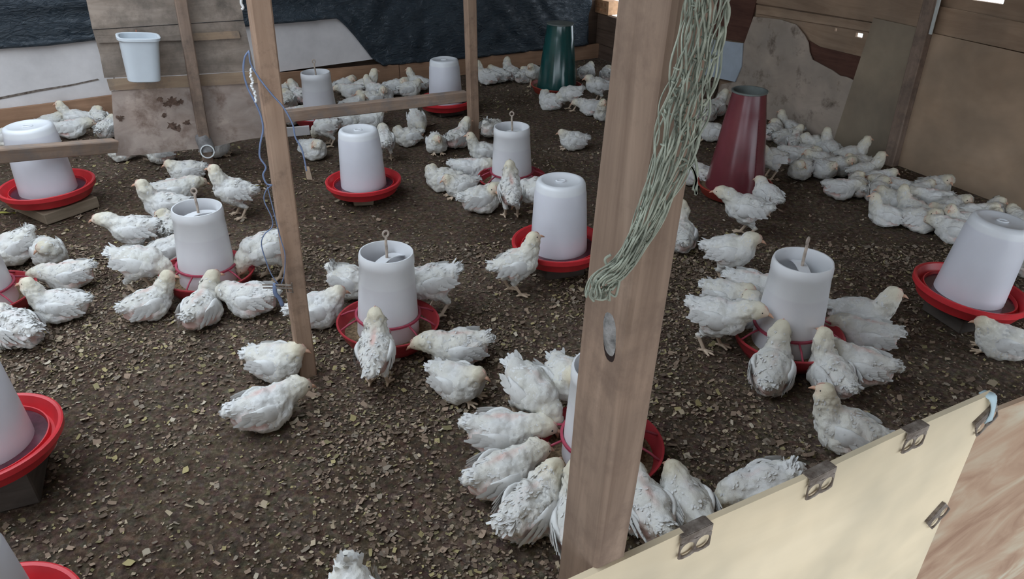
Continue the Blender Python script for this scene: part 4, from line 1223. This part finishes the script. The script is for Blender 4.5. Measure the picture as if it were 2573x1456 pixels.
def chicken(p, pose, heading, label, sc=1.0, group=None, full=True):
    t = thing('chicken', label, 'chicken', (p[0], p[1], 0.0), heading, group or 'white chickens on the litter')
    t.scale = (sc, sc*rnd.choice((-1, 1)), sc)
    mirror = 1
    for nm, me, mt in PROTO[pose]:
        if not full and nm in ('comb',): continue
        o = bpy.data.objects.new(nm, me); COL.objects.link(o); o.parent = t
        if not me.materials: me.materials.append(mt)
    return t
A = 'white chickens near the left feeder'
ROWS = [
 # left edge and the left feeder
 (48,622,'tailup',205,'chicken with raised tail feeding from the feeder cut by the left edge'),
 (104,632,'lump',300,'hunched round-backed chicken by the feeder at the left edge'),
 (170,690,'reach',185,'chicken with spread wing feathers and low head near the left edge'),
 (150,765,'sit',178,'sitting chicken with raised head facing the feeder at the left edge'),
 (38,822,'ruffle',140,'chicken at the left edge below the cut-off feeder, tail to the right'),
 (335,575,'walk',178,'standing chicken stretching its neck to the left above the left feeder crowd'),
 (345,655,'peck',-8,'big chicken standing with its head down at the left side of the left feeder'),
 (418,515,'sit',178,'chicken with raised head facing left just behind the left feeder'),
 (440,478,'reach',12,'chicken stretched out low behind the left feeder, head to the right'),
 (468,430,'tuck',190,'chicken resting to the left of the slim post foot'),
 (586,478,'stand',178,'tall standing chicken facing left behind the left feeder'),
 (425,572,'lump',100,'chicken partly hidden directly left of the left feeder hopper'),
 (425,628,'tuck',20,'chicken squeezed between the left feeder and the big pecking chicken'),
 (372,762,'sit2',35,'sitting chicken with pink flank and upright neck left below the left feeder'),
 (505,775,'sit2',70,'small sitting chicken with upright neck right below the left feeder tray'),
 (628,748,'reach',166,'fluffy chicken reaching left into the left feeder tray'),
 (668,620,'peck',200,'big white chicken standing between the left feeder and the sawn post'),
 # around the sawn post and the middle feeder
 (798,775,'tuck',12,'chicken sitting right behind the sawn post with its head at the middle feeder'),
 (884,705,'tailup',-12,'chicken with a fanned raised tail behind the middle feeder'),
 (1086,704,'peck',186,'chicken standing at the right side of the middle feeder, head hidden'),
 (944,880,'rear',84,'chicken seen from behind standing in front of the middle feeder'),
 (1150,872,'reach',184,'chicken with fluffy tail lying right of the middle feeder, head to the left'),
 (1150,955,'tuck',-32,'plump chicken with a pink beak sitting with its toes showing'),
 (695,905,'tuck',-18,'chicken sitting at the foot of the sawn post, rear one of two'),
 (662,1022,'reach',24,'chicken sitting below the foot of the sawn post, front one of two'),
 (1298,662,'stand',12,'chicken standing beside the drinker left of the foreground post'),
 # feeder behind the foreground post
 (1342,972,'peck',-52,'chicken pecking down into the half hidden feeder from above'),
 (1418,950,'hunch',-70,'chicken squeezed against the hopper of the half hidden feeder'),
 (1262,1085,'reach',-4,'chicken reaching right into the half hidden feeder, tail to the left'),
 (1262,1188,'reach',30,'chicken reaching up right into the half hidden feeder, tail drooping'),
 (1340,1275,'ruffle',50,'ruffled chicken in front of the half hidden feeder left of the post'),
 (1445,1315,'sit',95,'chicken mostly hidden behind the foot of the foreground post'),
 (1630,1275,'reach',112,'chicken right of the foreground post with its head under the feeder'),
 (1722,1262,'tuck',118,'chicken sitting just behind the front plywood edge right of the foreground post'),
 (1915,1222,'tailup',196,'chicken with a tall raised tail cut by the front plywood edge'),
 (2130,1078,'sit',164,'chicken sitting beyond the middle of the front plywood edge facing left'),
 (2520,855,'tuck',168,'dim chicken at the right edge below the leaning drinker'),
 # feeder right of the foreground post
 (1940,928,'sit',76,'chicken seen from behind in front of the right feeder'),
 (2092,938,'sit',118,'chicken with upright neck in front of the right feeder, facing up left'),
 (2168,915,'reach',160,'chicken with raised rump behind the upright one at the right feeder'),
 (2182,838,'reach',172,'large chicken feeding at the right side of the right feeder'),
 (2160,792,'sit',-14,'brownish chicken facing right behind the large one at the right feeder'),
 (1808,792,'walk',-24,'big chicken standing with lowered head at the left of the right feeder'),
 (1832,738,'tuck',-28,'chicken lying left of the right feeder behind the big standing one'),
 (1888,722,'reach',-16,'chicken feeding at the upper left of the right feeder'),
 (1836,628,'hunch',-14,'hunched standing chicken with a pink face above the right feeder'),
 (1712,590,'sit',92,'chicken half hidden by the right edge of the foreground post'),
 (1876,522,'walk',166,'chicken walking left in front of the maroon feeder'),
 (1928,488,'hunch',125,'chicken standing right beneath the maroon feeder tray edge'),
 (1752,436,'tuck',150,'chicken peeking out between the net end and the maroon feeder'),
 (1788,330,'tuck',182,'chicken sitting left of the maroon feeder, lower one of three'),
 (1776,282,'lump',90,'chicken left of the maroon feeder, middle one of three'),
 (1800,268,'sit2',60,'chicken left of the maroon feeder, uppermost of three'),
 (1938,396,'hunch',205,'chicken standing close to the right side of the maroon feeder'),
 # open floor behind
 (1440,352,'tuck',182,'lone chicken sitting on open litter left of the foreground post'),
 (1288,478,'rear',96,'chicken standing seen from behind at the far feeder beside the centre post'),
 (1345,476,'peck',178,'chicken eating at the right side of the far feeder, behind the drinker'),
 (1215,380,'sit',182,'alert chicken with raised head left of the far feeder'),
 (1178,424,'reach',-6,'chicken lying along the top of the cluster left of the far feeder'),
 (1112,448,'lump',180,'leftmost chicken of the cluster left of the far feeder'),
 (1158,466,'tuck',200,'chicken in the middle of the cluster left of the far feeder'),
 (1210,498,'lump',20,'pink-flanked chicken at the front of the cluster left of the far feeder'),
 (1048,302,'tailup',-70,'chicken with raised rump right below the low rail'),
 (1024,342,'lump',200,'chicken curled up left in the trio below the low rail'),
 (1096,358,'tuck',-80,'broad chicken resting in the trio below the low rail'),
 (1150,345,'sit2',60,'chicken in the trio below the low rail nearest the centre post'),
 (1236,322,'tailup',60,'chicken with raised tail behind the foot of the centre post'),
 (788,374,'lump',-40,'chicken preening on the litter right of the sawn post'),
 (966,350,'hunch',100,'chicken peeping out from behind the right of the centre drinker'),
 (822,318,'peck',165,'chicken standing at the red tray under the low rail'),
 (878,302,'lump',10,'chicken under the low rail behind the centre drinker top'),
 (932,298,'tuck',10,'chicken under the low rail right of the centre drinker top'),
 # behind the low rail along the back baseboard
 (722,252,'lump',90,'chicken by the baseboard just right of the sawn post, upper'),
 (728,290,'reach',20,'chicken by the low rail just right of the sawn post, lower'),
 (752,240,'sit2',120,'chicken squeezed left of the small feeder behind the low rail'),
 (882,228,'reach',180,'chicken by the baseboard just right of the small feeder'),
 (888,262,'tuck',20,'chicken right of the small feeder close behind the low rail'),
 (918,216,'sit',20,'chicken with raised head against the baseboard mid way'),
 (966,238,'ruffle',-90,'front chicken of the huddle between the feeder and drinker behind the rail'),
 (1000,218,'lump',10,'back chicken of the huddle between the feeder and drinker behind the rail'),
 (1052,208,'sit',160,'chicken just left of the drinker behind the low rail'),
 (932,248,'tuck',200,'chicken half hidden by the low rail mid way'),
 (1228,190,'sit',170,'first chicken from the left of the row by the green feeder'),
 (1256,188,'tuck',150,'second chicken from the left of the row by the green feeder'),
 (1284,184,'sit2',120,'third chicken from the left of the row by the green feeder'),
 (1306,190,'lump',60,'fourth chicken from the left of the row by the green feeder'),
 (1340,180,'hunch',250,'chicken standing right beside the green feeder on its left'),
 (1474,180,'tuck',60,'chicken sitting right of the green feeder, uppermost'),
 (1500,214,'hunch',200,'chicken standing to the right of the green feeder with tucked head'),
 (1524,188,'lump',90,'chicken against the dark planks by the foreground post'),
 (1432,234,'peck',178,'chicken standing with lowered head in front of the green feeder'),
 (1386,254,'lump',150,'small chicken sitting in front of the green feeder tray'),
 (1484,268,'reach',170,'chicken lying left of the foreground post below the green feeder'),
 (1518,280,'sit2',250,'chicken touching the left edge of the foreground post high up'),
 # left back, behind the rail and under the panel
 (10,345,'lump',180,'chicken at the far left edge behind the left rail'),
 (178,322,'reach',10,'chicken beside the top of the left rail drinker, front'),
 (196,294,'sit',178,'chicken with raised head by the baseboard behind the left drinker'),
 (128,302,'tuck',20,'chicken right behind the top of the left rail drinker'),
 (246,298,'lump',120,'chicken by the baseboard next to the dirty board panel'),
 (270,322,'tuck',70,'chicken tucked at the left edge of the dirty board panel'),
 (404,384,'reach',180,'chicken showing only below the dirty board panel, right one'),
 (306,378,'lump',180,'chicken showing only below the dirty board panel, left one'),
 (540,368,'tuck',0,'chicken half hidden behind the pipe end on the slim post'),
 # crowd along the right wall
 (1944,330,'lump',60,'crowd chicken against the right wall nearest the maroon feeder'),
 (1978,344,'tuck',20,'second crowd chicken from the maroon feeder along the right wall'),
 (2012,362,'sit2',80,'third crowd chicken from the maroon feeder along the right wall'),
 (2046,366,'lump',200,'crowd chicken under the bottom edge of the torn plywood sheet'),
 (2078,372,'sit',110,'crowd chicken with raised head under the torn plywood sheet'),
 (2006,388,'reach',-20,'crowd chicken in the second row below the torn plywood sheet'),
 (2132,388,'sit',14,'chicken with raised head facing the olive plywood sheet'),
 (2060,402,'tuck',190,'crowd chicken in the middle of the heap below the olive sheet'),
 (2012,424,'lump',230,'round dim chicken at the lower left of the heap below the olive sheet'),
 (2072,424,'tuck',-60,'pink-breasted chicken at the front of the heap below the olive sheet'),
 (2108,412,'lump',0,'chicken at the right of the heap below the olive sheet'),
 (2172,432,'sit',16,'chicken with raised head touching the right wall post'),
 (2122,472,'reach',4,'chicken lying with its tail to the left in front of the wall post'),
 (2208,452,'tuck',10,'chicken against the foot of the right wall post'),
 (2252,474,'reach',160,'chicken against the tan plywood just right of the wall post'),
 (2206,482,'lump',80,'chicken second from the wall post in the front of the crowd'),
 (2300,482,'tuck',30,'crowd chicken against the tan plywood, third from the post'),
 (2340,500,'reach',180,'crowd chicken with tail out against the tan plywood'),
 (2226,540,'sit',178,'bright sitting chicken facing left in front of the right wall crowd'),
 (2262,512,'tuck',170,'chicken right behind the bright sitting one in the right crowd'),
 (2312,545,'lump',-10,'grey-looking chicken right of the bright sitting one'),
 (2366,540,'tuck',200,'chicken left behind the leaning drinker, nearest'),
 (2396,522,'lump',30,'chicken against the tan plywood above the leaning drinker, left'),
 (2444,534,'tuck',0,'chicken against the tan plywood above the leaning drinker, right'),
 (2400,578,'reach',160,'chicken touching the left of the leaning drinker jar'),
 (2508,536,'lump',90,'chicken behind the top of the leaning drinker'),
 (2556,556,'tuck',120,'chicken at the right edge of the picture behind the leaning drinker'),
 (2572,650,'lump',90,'chicken at the right edge beside the leaning drinker jar'),
 (856,206,'lump',40,'chicken against the baseboard directly above the small feeder right side'),
 (944,226,'sit2',150,'chicken behind the middle of the low rail with its head turned'),
 (1028,222,'tuck',20,'chicken in the huddle touching the left of the drinker behind the rail'),
 (700,228,'tuck',60,'chicken against the baseboard half hidden by the sawn post'),
 (1985,322,'sit',150,'crowd chicken pressed to the right wall behind the third one'),
 (2036,392,'lump',300,'crowd chicken in the centre of the heap below the torn sheet'),
 (2150,412,'tuck',200,'crowd chicken beside the left of the right wall post'),
 (2160,470,'lump',100,'crowd chicken behind the one lying in front of the wall post'),
 (2290,520,'sit2',140,'crowd chicken in the middle of the right crowd with turned head'),
 (2345,470,'lump',20,'crowd chicken pressed to the tan plywood right of the post'),
 (2470,560,'tuck',60,'crowd chicken right behind the leaning drinker jar'),
 (2422,556,'sit2',200,'crowd chicken left of the leaning drinker top with turned head'),
 (1865,790,'lump',40,'chicken squeezed between the big standing one and the right feeder'),
 (88,345,'lump',60,'chicken hidden mostly behind the left rail drinker top'),
 # bottom edge
 (884,1535,'tailup',275,'chicken cut by the bottom edge, only its tail tip showing'),

]
# settle the flock: birds shoulder each other, the feeder hoppers and the walls aside a little
SCL = [rnd.uniform(0.88, 0.99)*((0.84 if r[0] > 1900 and r[1] < 585 else 0.88) if r[1] < 420 or (r[0] > 1900 and r[1] < 585) else 0.98) for r in ROWS]
POS = np.array([atz(r[0], r[1], POSES[r[2]]['z']*s)[:2] for r, s in zip(ROWS, SCL)])
HOME = POS.copy()
HEAD = np.array([R(r[3]) - 0.45*math.atan2(p[0], p[1]) for r, p in zip(ROWS, POS)])
FX = np.stack([np.cos(HEAD), np.sin(HEAD)], 1)
SOLID = [(o.location.x, o.location.y, (0.138 if o.name.startswith('tube') else 0.105)*o.scale[0]) for o in COL.objects if o.name.startswith(('poultry_feeder', 'poultry_drinker', 'tube_feeder'))]
NB = len(ROWS)
for it in range(60):
    MV = (HOME - POS)*0.02
    for i in range(NB):
        for a in (-0.030, 0.022):
            ci = POS[i] + FX[i]*a*SCL[i]
            for j in range(i):
                if abs(POS[i][0]-POS[j][0]) > 0.25 or abs(POS[i][1]-POS[j][1]) > 0.25: continue
                for b in (-0.030, 0.022):
                    d = ci - POS[j] - FX[j]*b*SCL[j]; L_ = math.hypot(*d) + 1e-6
                    need = 0.054*(SCL[i]+SCL[j])
                    if L_ < need:
                        k = d/L_*(need-L_)*0.12; MV[i] += k; MV[j] -= k
            for (sx, sy, sr) in SOLID:
                d = ci - np.array([sx, sy]); L_ = math.hypot(*d) + 1e-6; need = sr + 0.055*SCL[i]
                if L_ < need: MV[i] += d/L_*(need-L_)*0.3
            rel = np.append(ci, 0) - CORNER
            sw = float(np.dot(rel, U)); tw = float(np.dot(rel, V))
            if sw > -0.105: MV[i] -= U[:2]*(sw+0.105)*0.5
            if tw > -0.115: MV[i] -= V[:2]*(tw+0.115)*0.5
            if tw < FRONT_B + 0.09: MV[i] += V[:2]*(FRONT_B+0.09-tw)*0.5
    POS += MV
for r, s, p, h in zip(ROWS, SCL, POS, HEAD):
    chicken(p, r[2], h, r[4], s)
